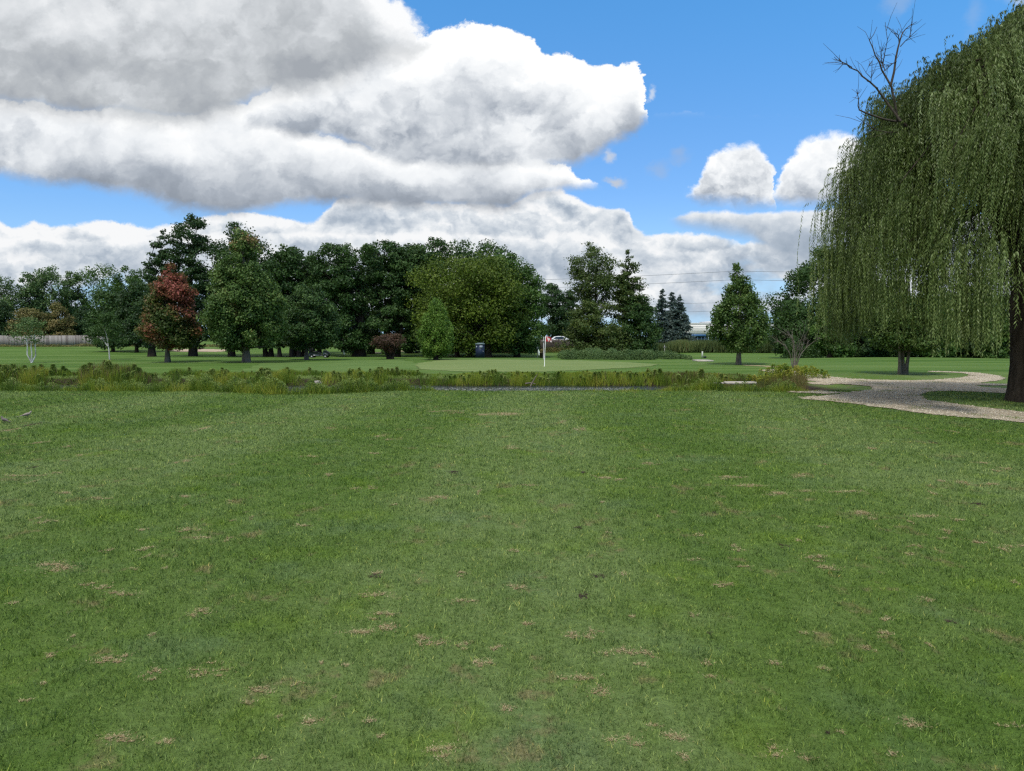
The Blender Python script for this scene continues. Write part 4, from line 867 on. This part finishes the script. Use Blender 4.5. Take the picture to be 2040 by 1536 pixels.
grass_band('creek_end_grass', 'reddish rough grass at the right end of the creek', 'grass', 26000, lambda r, n: r.uniform(6.0, 13.4, n), lambda r, x: 24.4+5.6*r.random(len(x))**.8,
           lambda x, y, r: np.interp(x/y*F_PX+CX, [1270, 1340, 1560, 1600, 1615], [0, .42, .50, .30, 0])*r.uniform(.5, 1.2, len(x)), .013, leafmat('rusty_grass', [(0, (0.056, 0.080, 0.018)), (.4, (0.120, 0.136, 0.033)), (.7, (0.184, 0.120, 0.053)), (1, (0.240, 0.192, 0.090))]), (.1, .6), seed=10)
grass_band('fallen_leaf_litter', 'dull short fringe grass along the turf edge', 'grass', 26000, lambda r, n: r.uniform(-18, 12, n), lambda r, x: near_edge(x)-.55+r.random(len(x))*.7, lambda x, y, r: r.uniform(.031, .055, len(x)), .012, m_bank, (.3, .85), seed=12)
bpy.data.objects['fallen_leaf_litter'].name = 'fringe_grass'
# floating flecks, coloured pale to imitate glints on the water
rnd = np.random.default_rng(3); n = 2600; px_ = rnd.uniform(-4.2, 5.0, n); py_ = rnd.uniform(26.8, 29.6, n)
V, F = leafquads(np.stack([px_, py_, np.full(n, -.392)], 1), nrm(rnd.normal(0, 1, (n, 3))*np.array([1, 1, 0])), np.tile([0, 0, 1.], (n, 1)), rnd.uniform(.03, .10, n), rnd.uniform(.02, .07, n))
tag(mesh_np('glint_flecks', V, F, leafmat('float', st((.12, .13, .09), (.38, .39, .33), (.72, .72, .68)), 0), tint=rnd.random(n)), 'pale floating flecks coloured as glints on the creek', 'painted glints', kind='stuff')
# rounded brush row beyond the green
def brush_row():
    rnd = np.random.default_rng(31); n = 36000; m_ = 70; Y0 = hit(1240, 717)[1]+1.0
    cpx = np.sort(rnd.uniform(1122, 1368, m_)); x0 = (cpx-CX)/F_PX*Y0; cy_ = Y0+rnd.uniform(-1, 3.0, m_)
    h = np.interp(cpx, [1115, 1135, 1180, 1240, 1300, 1340, 1368], [.45, .75, .85, .75, .70, .62, .35])*rnd.uniform(.8, 1.15, m_)
    k = rnd.integers(0, m_, n); d = nrm(rnd.normal(0, 1, (n, 3))); d[:, 2] = np.abs(d[:, 2]); pos = np.stack([x0[k], cy_[k], terrain(x0[k], cy_[k])], 1)+d*rnd.uniform(.7, 1, (n, 1))*np.stack([.5*h[k]+.15, .5*h[k]+.2, h[k]], 1)
    V, F = leafquads(pos, rnd.normal(0, 1, (n, 3)), d+rnd.normal(0, .6, (n, 3)), .10, .05)
    t = .45+.2*rnd.normal(0, 1, m_)[k]*.6+rnd.normal(0, .15, n)
    tag(mesh_np('brush', V, F, G['airy'], tint=np.clip(t, 0, 1)), 'low grey green brush growing behind the putting green', 'brush', kind='stuff')
brush_row()
def reeds():
    rnd = np.random.default_rng(41); n = 42000; Y = 108+rnd.uniform(-3, 5, n); px = rnd.uniform(1262, 1700, n); x = (px-CX)/F_PX*Y; z = terrain(x, Y)
    top = np.interp(px, [1262, 1300, 1360, 1420, 1500, 1560, 1700], [694, 683, 675, 675, 672, 664, 690]); h = ((EYE-(top-672)*Y/F_PX)-z)*rnd.uniform(.74, 1.05, n)*(.92+.08*np.sin(x*1.3+np.sin(x*3.1)))
    s_ = rnd.uniform(.0, .75, n)                      # leaf parts start up the stem
    V, F = blades(np.stack([x, Y, z+s_*h*.9], 1), np.maximum(.3, (1-s_*.9)*h), .09, rnd.uniform(.02, .28, n), rnd)
    tag(mesh_np('reed_bed', V, F, leafmat('reed', [(0, (0.053, 0.078, 0.026)), (.5, (0.120, 0.162, 0.053)), (.85, (0.204, 0.244, 0.085)), (1, (0.288, 0.232, 0.112))]), tint=np.clip(.4+.2*np.sin(x*.8)+rnd.normal(0, .2, n), 0, 1)), 'tall grey green reeds screening the white building', 'reeds', kind='stuff')
reeds()
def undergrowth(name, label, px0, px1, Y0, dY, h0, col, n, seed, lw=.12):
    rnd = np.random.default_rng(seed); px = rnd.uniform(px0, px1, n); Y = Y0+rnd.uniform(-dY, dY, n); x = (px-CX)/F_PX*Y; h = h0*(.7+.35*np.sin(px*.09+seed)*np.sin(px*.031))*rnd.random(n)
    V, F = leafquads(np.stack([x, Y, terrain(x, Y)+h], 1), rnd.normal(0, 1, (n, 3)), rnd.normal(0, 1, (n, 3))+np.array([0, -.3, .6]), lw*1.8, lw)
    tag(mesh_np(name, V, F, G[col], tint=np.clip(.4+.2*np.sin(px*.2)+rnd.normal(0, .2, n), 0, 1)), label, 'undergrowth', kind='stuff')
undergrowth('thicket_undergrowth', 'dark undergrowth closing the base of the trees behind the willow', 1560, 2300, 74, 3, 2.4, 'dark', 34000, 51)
undergrowth('fence_weeds', 'low weeds along the foot of the wooden fence', -80, 700, 131.5, 1.2, .55, 'tan', 7000, 52, .14)
undergrowth('shade_undergrowth', 'brown undergrowth in front of the dark board fence', 1000, 1300, 106, 1.2, 1.0, 'tan', 7000, 53)
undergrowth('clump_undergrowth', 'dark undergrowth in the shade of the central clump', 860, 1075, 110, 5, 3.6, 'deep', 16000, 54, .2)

# ---------------------------------------------------------------- fences
m_fence = leafmat('weathered_boards', [(0, (.16, .14, .13)), (.5, (.25, .23, .21)), (1, (.36, .33, .31))], 0, .9)
_unused, b = mat('board_grain'); p = b.new('ShaderNodeNewGeometry').outputs['Position']
n = b.noise(b.v('MULTIPLY', p, (4, 1, .35)), 2.2, 5, .7).outputs[0]
out(b, bsdf(b, b.ramp(n, [(.3, (.10, .088, .078)), (.7, (.21, .19, .175))]), .9, .1))
m_fence2 = plain('dark_boards', (.065, .052, .045), .9, .1, 0, .35, 1.5)
def fence(label, px0, px1, Y, h, mt, bw=.15, seed=1):
    rnd = np.random.default_rng(seed); x0, x1 = Xat(px0, Y), Xat(px1, Y); root = empty('board_fence', ((x0+x1)/2, Y, gz((x0+x1)/2, Y)), label, 'fence'); xm = (x0+x1)/2; zr = gz(xm, Y)
    mb = MB(); x = x0
    while x < x1:
        hh = h+rnd.normal(0, .025); z = gz(x, Y)-zr
        mb.box((x-xm, rnd.normal(0, .006), z+hh/2), (bw*.93, .02, hh)); x += bw
    mb.build('boards', mt, root, tint=np.repeat(np.clip(rnd.normal(.5, .28, len(mb.V)), 0, 1), 6))
    mb = MB()
    for zz in (.4, h-.35): mb.tube([(x0-xm, .05, zz+gz(x0, Y)-zr), (0, .05, zz), (x1-xm, .05, zz+gz(x1, Y)-zr)], .04, 4)
    mb.build('rails', mt, root)
    for i, x in enumerate(np.arange(x0+1, x1, 2.4)):
        mb = MB(); mb.box((x-xm, .09, gz(x, Y)-zr+h*.5), (.1, .1, h+.08)); mb.build('post', mt, root)
fence('long grey weathered board fence running behind the lawn on the left', -60, 300, 134, 2.05, m_fence, seed=1)
fence('grey board fence glimpsed under the trees behind the golf cart', 560, 722, 136, 2.0, m_fence, seed=2)
fence('dark brown board fence below the parked white car', 1070, 1172, 112, 1.9, m_fence2, seed=3)

# ---------------------------------------------------------------- building, car, poles
m_wall = plain('building_panel', (.74, .72, .69), .7, .2, 0, .04, .5); m_trim = plain('building_trim', (.62, .63, .64), .6, .3, 0, .03); m_blue = plain('blue_band', (.05, .14, .30), .5, .4, 0, .1); m_pipe = plain('teal_panel', (.08, .30, .38), .5)
m_glass = plain('dark_glass', (.02, .035, .05), .12, .6, 0, .2); m_wpost = plain('mullion', (.40, .48, .55), .5)
def building():
    Y = 195.; x0, x1 = Xat(1366, Y), Xat(1556, Y); z0 = gz(x0, Y); W = x1-x0; zt = Zat(646, Y)-z0; zb = Zat(667.5, Y)-z0
    r = empty('industrial_building', (x0, Y, z0), 'long white flat roofed building behind the reeds and the lone maple', 'building')
    mb = MB(); mb.box((W/2, 10, (zt+zb)/2), (W, 20, zt-zb)); mb.box((W*.5+4.3, 10, zb*.5-.3), (W-8.6-.4, 19.6, zb+.5)); mb.build('wall', m_wall, r)
    for i in range(1, 5):
        z = zb+(zt-zb)*i/5; m2 = MB(); m2.box((W/2, -.02, z), (W, .03, .05)); m2.build('panel_joint', m_trim, r)
    mb = MB(); mb.box((W/2, 10, zt+.2), (W+.1, 20.12, .4)); mb.box((W*.62, 12, zt+.75), (W*.6, 12, .5)); mb.build('parapet', m_trim, r)
    mb = MB(); mb.box((2.7, -.05, zb-.1), (5.6, .2, .5)); mb.build('blue_canopy', m_blue, r)
    mb = MB(); mb.box((4.2, .6, zb*.5-.2), (8.4, .2, zb-.2)); mb.build('window_band', m_glass, r)
    for i in range(9): mb = MB(); mb.box((.3+i*1.0, .42, zb*.5-.2), (.14, .14, zb-.2)); mb.build('mullion', m_wpost, r)
    mb = MB(); mb.box((10.9, -.1, zb*.5), (3.6, .2, zb)); mb.build('teal_door_panel', m_pipe, r)
building()
def rounded(mb_, c, d, tp=.85): mb_.box(c, d, tp)
def car():
    Y = 117.; x0 = Xat(1116, Y); z0 = gz(x0, Y); ztop = Zat(669.5, Y)
    r = empty('parked_car', (x0, Y, ztop-1.5), 'white car parked beyond the dark board fence', 'car')
    mp = plain('white_paint', (.66, .68, .70), .25, .6, 0, .02); rb = plain('tyre_rubber', (.02, .02, .02), .8)
    prof = [(-2.1, .45), (-2.15, .75), (-1.9, .95), (-1.5, 1.0), (-.95, 1.42), (-.3, 1.5), (.5, 1.48), (1.2, 1.08), (1.9, .95), (2.15, .8), (2.15, .45)]
    mb = MB(); P_ = np.array(prof); n = len(P_); V = []
    for yy_, s in ((-.9, 1.0), (.9, 1.0)): V += [(x, yy_*(1 if z < 1.05 else .82), z) for x, z in prof]
    F = [[i, i+1, n+i+1, n+i] for i in range(n-1)]; F += [[i, n-1-i, n-2-i, i+1] for i in range(n//2)] + [[n+i, n+i+1, 2*n-2-i, 2*n-1-i] for i in range(n//2)]; F.append([0, n, 2*n-1, n-1])
    mb.add(V, F); mb.build('body', mp, r)
    mb = MB(); mb.add([(-1.25, -.88, 1.04), (.95, -.88, 1.08), (.35, -.80, 1.40), (-.75, -.80, 1.38)], [[0, 1, 2, 3]]); mb.build('window', m_glass, r)
    for sx in (-1.35, 1.35):
        for sy_ in (-.82, .82):
            mb = MB(); mb.tube([(sx, sy_-.1, .33), (sx, sy_+.1, .33)], .33, 8, True); mb.build('wheel', rb, r)
    return r, ztop-1.5
_, zc = car()
# the drive the car stands on: a low embankment beyond the dark fence
mb = MB(); x0 = Xat(1140, 120); g0 = gz(x0, 120); mb.box((x0, 120, (zc+g0-.6)/2-.002), (30, 8, zc-g0+.6), .93); tag(mb.build('road_embankment', plain('road_gravel', (.12, .11, .10), .9)), kind='structure')
m_pole = barkmat('pole_wood', (.06, .05, .04), (.14, .12, .10)); m_wire = plain('wire', (.16, .17, .19), .5, .3)
def utility_pole(px, Y, tops, label):
    x0 = Xat(px, Y, 560); z0 = gz(x0, Y); r = empty('utility_pole', (x0, Y, z0), label, 'utility pole'); H_ = Zat(min(tops)-6, Y)-z0
    mb = MB(); mb.tube([(0, 0, -.3), (0, 0, H_)], [.17, .11], 8, True); mb.build('pole', m_pole, r)
    mb = MB(); mb.box((0, -.15, Zat(tops[0], Y)-z0-.12), (.1, 1.9, .12)); mb.build('crossarm', m_pole, r)
utility_pole(1468, 160, [540, 558], 'wooden utility pole mostly hidden behind the lone maple')
utility_pole(318, 180, [560, 580], 'wooden utility pole hidden behind the red maple and cypresses')
def wire(px0, py0, Y0, px1, py1, Y1, sag, label, r=.035):
    a = np.array([*XZ(px0, py0, Y0)]); c_ = np.array([*XZ(px1, py1, Y1)]); s = np.linspace(0, 1, 24)
    pts = np.stack([a[0]+(c_[0]-a[0])*s, Y0+(Y1-Y0)*s, a[1]+(c_[1]-a[1])*s-sag*4*s*(1-s)], 1)
    mb = MB(); mb.tube(pts, r, 5); tag(mb.build('power_line', m_wire), label, 'power line', 'power lines across the sky')
wire(318, 565, 180, 1468, 540, 160, 1.2, 'top power line running left of the lone maple past both cypresses')
wire(318, 580, 180, 1468, 557, 160, 1.2, 'second power line below the top one, left of the lone maple')
wire(318, 618, 180, 1468, 602, 160, .5, 'thin third line crossing above the blue spruces', .025)
wire(318, 640, 180, 1468, 618, 160, .6, 'lowest line crossing just above the white building', .03)
wire(1468, 540, 160, 2200, 536, 175, .6, 'top power line running right of the lone maple')
wire(1468, 557, 160, 2200, 568, 175, .2, 'second power line running right of the lone maple')
wire(1468, 602, 160, 2200, 625, 175, .2, 'thin lower line running right of the lone maple', .025)
wire(-400, 600, 170, 318, 580, 180, .5, 'pale wire crossing the airy trees at the far left', .04)
wire(-400, 572, 172, 318, 560, 180, .5, 'upper pale wire crossing the airy trees at the far left', .03)

# ---------------------------------------------------------------- flagstick
def flagstick():
    x0, Y = hit(1084.5, 730.5); z0 = gz(x0, Y); r = empty('flagstick', (x0, Y, z0), 'thin white flagstick with red and white flag on the putting green', 'golf flag')
    zt = Zat(669, Y)-z0; mw = plain('stick_white', (.72, .74, .70), .4, .4, 0, .05); mr = plain('flag_red', (.45, .03, .04), .7); mwh = plain('flag_white', (.75, .62, .60), .7)
    mb = MB(); mb.tube([(0, 0, 0), (0.03, 0, zt*.5), (.07, 0, zt)], .018, 8, True); mb.build('pole', mw, r)
    mb = MB(); nU, nV = 13, 9; W, Hh = .34, .30
    u, v_ = np.meshgrid(np.linspace(0, 1, nU), np.linspace(0, 1, nV)); X = .07+W*u; Yy = .035*np.sin(u*7+v_*2)*u; Zz = zt-.02-Hh*v_*(1-.15*u)-.10*u**1.5
    k_ = np.arange(nU*nV).reshape(nV, nU); F = np.stack([k_[:-1, :-1], k_[:-1, 1:], k_[1:, 1:], k_[1:, :-1]], -1).reshape(-1, 4)
    me = mesh_np('flag', np.stack([X, Yy, Zz], -1).reshape(-1, 3), F, mr, r, smooth=True); me.data.materials.append(mwh)
    cu_, cv = np.meshgrid((np.arange(nU-1)+.5)/(nU-1), (np.arange(nV-1)+.5)/(nV-1)); wm = ((np.hypot(cu_-.55, (cv-.5)*.9) < .22) | ((cu_ > .75) & (cv > .6)) | (np.abs(cu_-.2-cv*.3) < .05)).ravel()
    for i, p_ in enumerate(me.data.polygons): p_.material_index = int(wm[i])
    mb = MB(); mb.lathe([(.0, .012), (.054, .012), (.054, .02), (.0, .021)], 14); mb.build('cup', mw, r)
flagstick()
m_grey = plain('galvanised', (.30, .30, .29), .5, .4, .3)
def tpost(px, py, top, label, w_=.5, Y=None):
    if Y is None: x0, Y = hit(px, py)
    else: x0 = Xat(px, Y)
    z0 = gz(x0, Y); zt = Zat(top, Y)-z0; r = empty('cross_post', (x0, Y, z0), label, 'post')
    mb = MB(); mb.tube([(0, 0, -.05), (0, 0, zt)], .035, 8, True); mb.build('pole', m_grey, r); mb = MB(); mb.box((0, -.06, zt-.32), (w_, .05, .06)); mb.build('crossbar', m_grey, r)
tpost(1083, 718, 671, 'grey post with a short crossbar just behind the flagstick', .35, 54)
tpost(1324, 703, 687, 'grey cross shaped post in front of the reeds', .5, 100)
# tee posts, bins, ball washer, cone-like marker
m_wht = plain('pale_plastic', (.62, .68, .62), .5); m_dk = plain('dark_plastic', (.02, .035, .03), .5)
def towel(px, py, Y, label, flip=1, s=1.0):
    x0 = Xat(px, Y); z0 = gz(x0, Y); r = empty('ball_washer', (x0, Y, z0), label, 'ball washer')
    mb = MB(); mb.tube([(0, 0, 0), (0, 0, .95*s)], .03, 8, True); mb.build('post', m_dk, r)
    mb = MB(); mb.lathe([(0, .85*s), (.08, .87*s), (.1, 1.0*s), (.07, 1.15*s), (0, 1.18*s)], 12); mb.build('head', m_dk, r)
    mb = MB(); V = []; 
    for z, w1, o_ in ((.92, .03, 0), (.7, .06, .05), (.45, .10, .12), (.3, .11, .16)): V += [(flip*(.05+o_)-w1, -.05, z*s), (flip*(.05+o_)+w1, -.05, z*s), (flip*(.05+o_)+w1, -.02, z*s), (flip*(.05+o_)-w1, -.02, z*s)]
    F = []
    for i in range(3): F += [[i*4+j, i*4+(j+1) % 4, i*4+4+(j+1) % 4, i*4+4+j] for j in range(4)]
    mb.add(V, F); mb.build('towel', m_wht, r)
towel(1071, 714, 62, 'dark ball washer with a pale hanging towel left of the flag', 1, .85)
towel(683, 711, 90, 'ball washer with a white towel right of the golf cart', 1, 1.0)
def bin_(px, Y, h, rad, m_, label):
    x0 = Xat(px, Y); r = empty('litter_bin', (x0, Y, gz(x0, Y)), label, 'bin')
    mb = MB(); mb.lathe([(0, 0), (rad*.85, 0), (rad, h), (rad*1.06, h), (rad*1.06, h+.03), (rad*.9, h+.03), (rad*.85, h-.05), (0, h-.05)], 16); mb.build('body', m_, r)
bin_(1078.5, 60, .42, .16, plain('brown_bin', (.045, .03, .025), .7), 'small dark brown bin standing beside the flag')
def teepost(px, py, label):
    x0, Y = hit(px, py); r = empty('tee_marker', (x0, Y, gz(x0, Y)), label, 'tee marker'); mb = MB(); mb.box((0, 0, .36), (.14, .14, .72), .85); mb.build('post', plain('marker_white', (.5, .52, .47), .6), r)
    mb = MB(); mb.box((.28, 0, .12), (.28, .2, .24), .8); mb.build('box', m_dk, r)
teepost(1399, 713.5, 'short pale marker post behind the concrete slab')

# ---------------------------------------------------------------- portable toilet
def toilet():
    Y = 77.; x0 = Xat(956.5, Y); z0 = gz(x0, Y); r = empty('portable_toilet', (x0, Y, z0), 'dark blue portable toilet cabin in the shade of the central clump', 'portable toilet')
    H_ = Zat(686, Y)-z0; mblue = plain('cabin_blue', (.012, .022, .052), .5, .3, 0, .15, 3); mroof = plain('cabin_roof', (.12, .17, .17), .5); ms = plain('cabin_sign', (.30, .33, .38), .5)
    mb = MB(); mb.box((0, 0, H_*.5), (.95, .95, H_), .96); mb.build('wall', mblue, r)
    mb = MB(); mb.box((0, 0, H_+.05), (1.05, 1.05, .10), .9); mb.box((0, 0, H_+.13), (.8, .8, .07), .7); mb.build('roof', mroof, r)
    mb = MB(); mb.box((.05, -.485, H_*.48), (.70, .03, H_*.86), .97); mb.build('door', mblue, r)
    mb = MB(); mb.box((.12, -.515, H_*.83), (.32, .02, .26)); mb.build('sign', ms, r)
    mb = MB(); mb.box((-.36, -.50, H_*.82), (.10, .03, .22)); mb.build('vent', ms, r)
    mb = MB(); mb.tube([(.36, -.2, H_), (.36, -.2, H_+.35)], .04, 8, True); mb.build('vent_pipe', m_dk, r)
    mb = MB(); mb.box((.34, -.52, H_*.5), (.05, .05, .14)); mb.build('handle', ms, r)
toilet()

# ---------------------------------------------------------------- golf cart
def cart():
    Y = 84.; x0 = Xat(635.5, Y); z0 = gz(x0, Y); r = empty('golf_cart', (x0, Y, z0), 'dark golf cart parked under the trees', 'golf cart')
    md = plain('cart_body', (.035, .045, .05), .35, .5); mse = plain('cart_seat', (.015, .015, .015), .6); mwh = plain('cart_wheel', (.02, .02, .02), .8); mrim = plain('cart_rim', (.3, .3, .3), .4, .5, .6)
    def ext(prof, y0, y1):
        n = len(prof); V = [(x, y0, z) for x, z in prof]+[(x, y1, z) for x, z in prof]; F = [[i, (i+1) % n, n+(i+1) % n, n+i] for i in range(n)]
        F += [[i, i+1, n-2-i, n-1-i] for i in range(n//2-1)]+[[n+n-1-i, n+n-2-i, n+i+1, n+i] for i in range(n//2-1)]; return V, F
    mb = MB(); mb.add(*ext([(-1.05, .28), (-1.1, .55), (-.95, .66), (-.25, .66), (.05, .62), (.15, .36), (.15, .24), (-1.0, .24)], -.55, .55)); mb.build('body', md, r)
    mb = MB(); mb.box((.35, 0, .29), (1.1, 1.05, .08)); mb.build('floor', md, r)
    mb = MB(); mb.add(*ext([(.62, .30), (.60, .80), (.72, .88), (1.0, .72), (1.18, .52), (1.2, .34), (1.1, .26), (.7, .26)], -.52, .52)); mb.build('front_cowl', md, r)
    mb = MB(); mb.box((-.35, 0, .73), (.55, 1.0, .14), .92); mb.box((-.66, 0, 1.0), (.14, 1.0, .42), .9); mb.build('seat', mse, r)
    mb = MB(); mb.box((-.98, -.2, .95), (.26, .28, .75), .9); mb.build('golf_bag', mse, r)
    mb = MB(); mb.box((-.98, .22, .92), (.26, .28, .7), .9); mb.build('golf_bag', mse, r)
    for sy_ in (-.48, .48):
        mb = MB(); mb.tube([(-.82, sy_, .6), (-.75, sy_, 1.78)], .02, 6); mb.build('rear_strut', mse, r)
        mb = MB(); mb.tube([(.72, sy_, .85), (.45, sy_, 1.78)], .02, 6); mb.build('front_strut', mse, r)
    mb = MB(); mb.box((-.18, 0, 1.81), (1.6, 1.12, .06), .94); mb.build('roof', mse, r)
    mb = MB(); mb.tube([(.62, -.22, .82), (.32, -.22, 1.02)], .02, 6); t_ = np.linspace(0, 6.283, 13); mb.tube(np.stack([.30+.06*np.cos(t_), -.22+.17*np.sin(t_), 1.03+.12*np.cos(t_)], 1), .018, 5); mb.build('steering_wheel', mse, r)
    for sx in (-.72, .86):
        for sy_ in (-.5, .5):
            mb = MB(); mb.tube([(sx, sy_-.09, .23), (sx, sy_+.09, .23)], .23, 8, True); wl = mb.build('wheel', mwh, r)
            mb = MB(); mb.tube([(sx, sy_-.1, .23), (sx, sy_+.1, .23)], .11, 8, True); mb.build('rim', mrim, wl)
cart()

# ---------------------------------------------------------------- doves on the grass
def dove(px, py, head, label, col):
    x0, Y = hit(px, py); r = empty('dove', (x0, Y, gz(x0, Y)), label, 'bird', rz=head)
    mbd = plain('dove_feathers', col, .8, .1, 0, .15, 40); mwg = plain('dove_wing', tuple(q*.7 for q in col), .8, .1, 0, .3, 30); mpk = plain('dove_leg', (.25, .08, .07), .7)
    mb = MB(); P_ = [(-.155, 0, .050), (-.10, 0, .060), (-.05, 0, .072), (0, 0, .082), (.045, 0, .092), (.068, 0, .118), (.078, 0, .140), (.092, 0, .146), (.104, 0, .143), (.112, 0, .140)]
    mb.tube(P_, [.006, .014, .030, .040, .034, .019, .018, .019, .012, .002], 12); mb.build('body', mbd, r, True)
    for s in (-1, 1):
        mb = MB(); mb.tube([(.045, s*.028, .092), (.0, s*.036, .088), (-.06, s*.026, .074), (-.115, s*.010, .062)], [.006, .020, .015, .002], 8); mb.build('wing', mwg, r, True)
        mb = MB(); mb.tube([(.0, s*.014, .05), (.005, s*.014, .022), (0, s*.014, .004), (.02, s*.016, .003)], [.005, .003, .003, .002], 5); mb.build('leg', mpk, r)
        mb = MB(); mb.lathe([(0, -.003), (.003, 0), (0, .003)], 8, (.097, s*.0165, .148)); mb.build('eye', m_dk, r)
    mb = MB(); mb.tube([(.110, 0, .141), (.124, 0, .136)], [.0035, .001], 6); mb.build('beak', m_dk, r)
    mb = MB(); mb.box((-.175, 0, .045), (.11, .028, .005), 1, 0, -.12); mb.build('tail', mwg, r)
    r.scale = (.85,)*3
dove(54, 832, R(48), 'pale grey brown dove standing on the grass at the left edge', (.30, .25, .22))
dove(9, 843, R(160), 'darker dove crouching at the far left, nearer than the pale one', (.14, .12, .115))

# ---------------------------------------------------------------- rocks and driftwood on the bank
def rock(px, py, Y, s, m_, label, seed):
    rnd = np.random.default_rng(seed); x0, z0 = XZ(px, py, Y); mb = MB(); nv, nu = 8, 12
    a = np.linspace(0, 2*math.pi, nu, endpoint=False); ph = np.linspace(.05, math.pi-.05, nv); rr = 1+.22*rnd.normal(0, 1, (nv, nu))*np.sin(ph)[:, None]
    V = np.stack([rr*np.sin(ph)[:, None]*np.cos(a), rr*np.sin(ph)[:, None]*np.sin(a)*.7, rr*np.cos(ph)[:, None]*.6], -1).reshape(-1, 3)*s
    k_ = np.arange(nv*nu).reshape(nv, nu); F = np.stack([k_[:-1], k_[1:], np.roll(k_, -1, 1)[1:], np.roll(k_, -1, 1)[:-1]], -1).reshape(-1, 4)
    o = mesh_np('rock', V, F, m_); o.location = (x0, Y, gz(x0, Y)+s*.3); tag(o, label, 'rock')
m_rock = plain('pale_rock', (.34, .31, .28), .9, .1, 0, .3, 14, .02); m_rockd = plain('brown_rock', (.10, .075, .06), .9, .1, 0, .4, 10, .03)
rock(634, 757, 31.2, .17, m_rock, 'pale rock on the dark far bank below the golf cart', 1)
mb = MB(); x0, z0 = XZ(1062, 768, 30.9); mb.tube([(x0-.12, 30.8, -.42), (x0, 30.85, -.2), (x0+.12, 30.9, .0), (x0+.2, 30.9, .12)], [.035, .03, .022, .01], 6); mb.tube([(x0-.35, 30.8, -.3), (x0-.1, 30.85, -.27), (x0+.1, 30.85, -.32)], [.03, .03, .02], 6)
tag(mb.build('driftwood', DEADW), 'pale broken stick poking out of the creek below the flag', 'driftwood')
print('objects', len(bpy.data.objects))
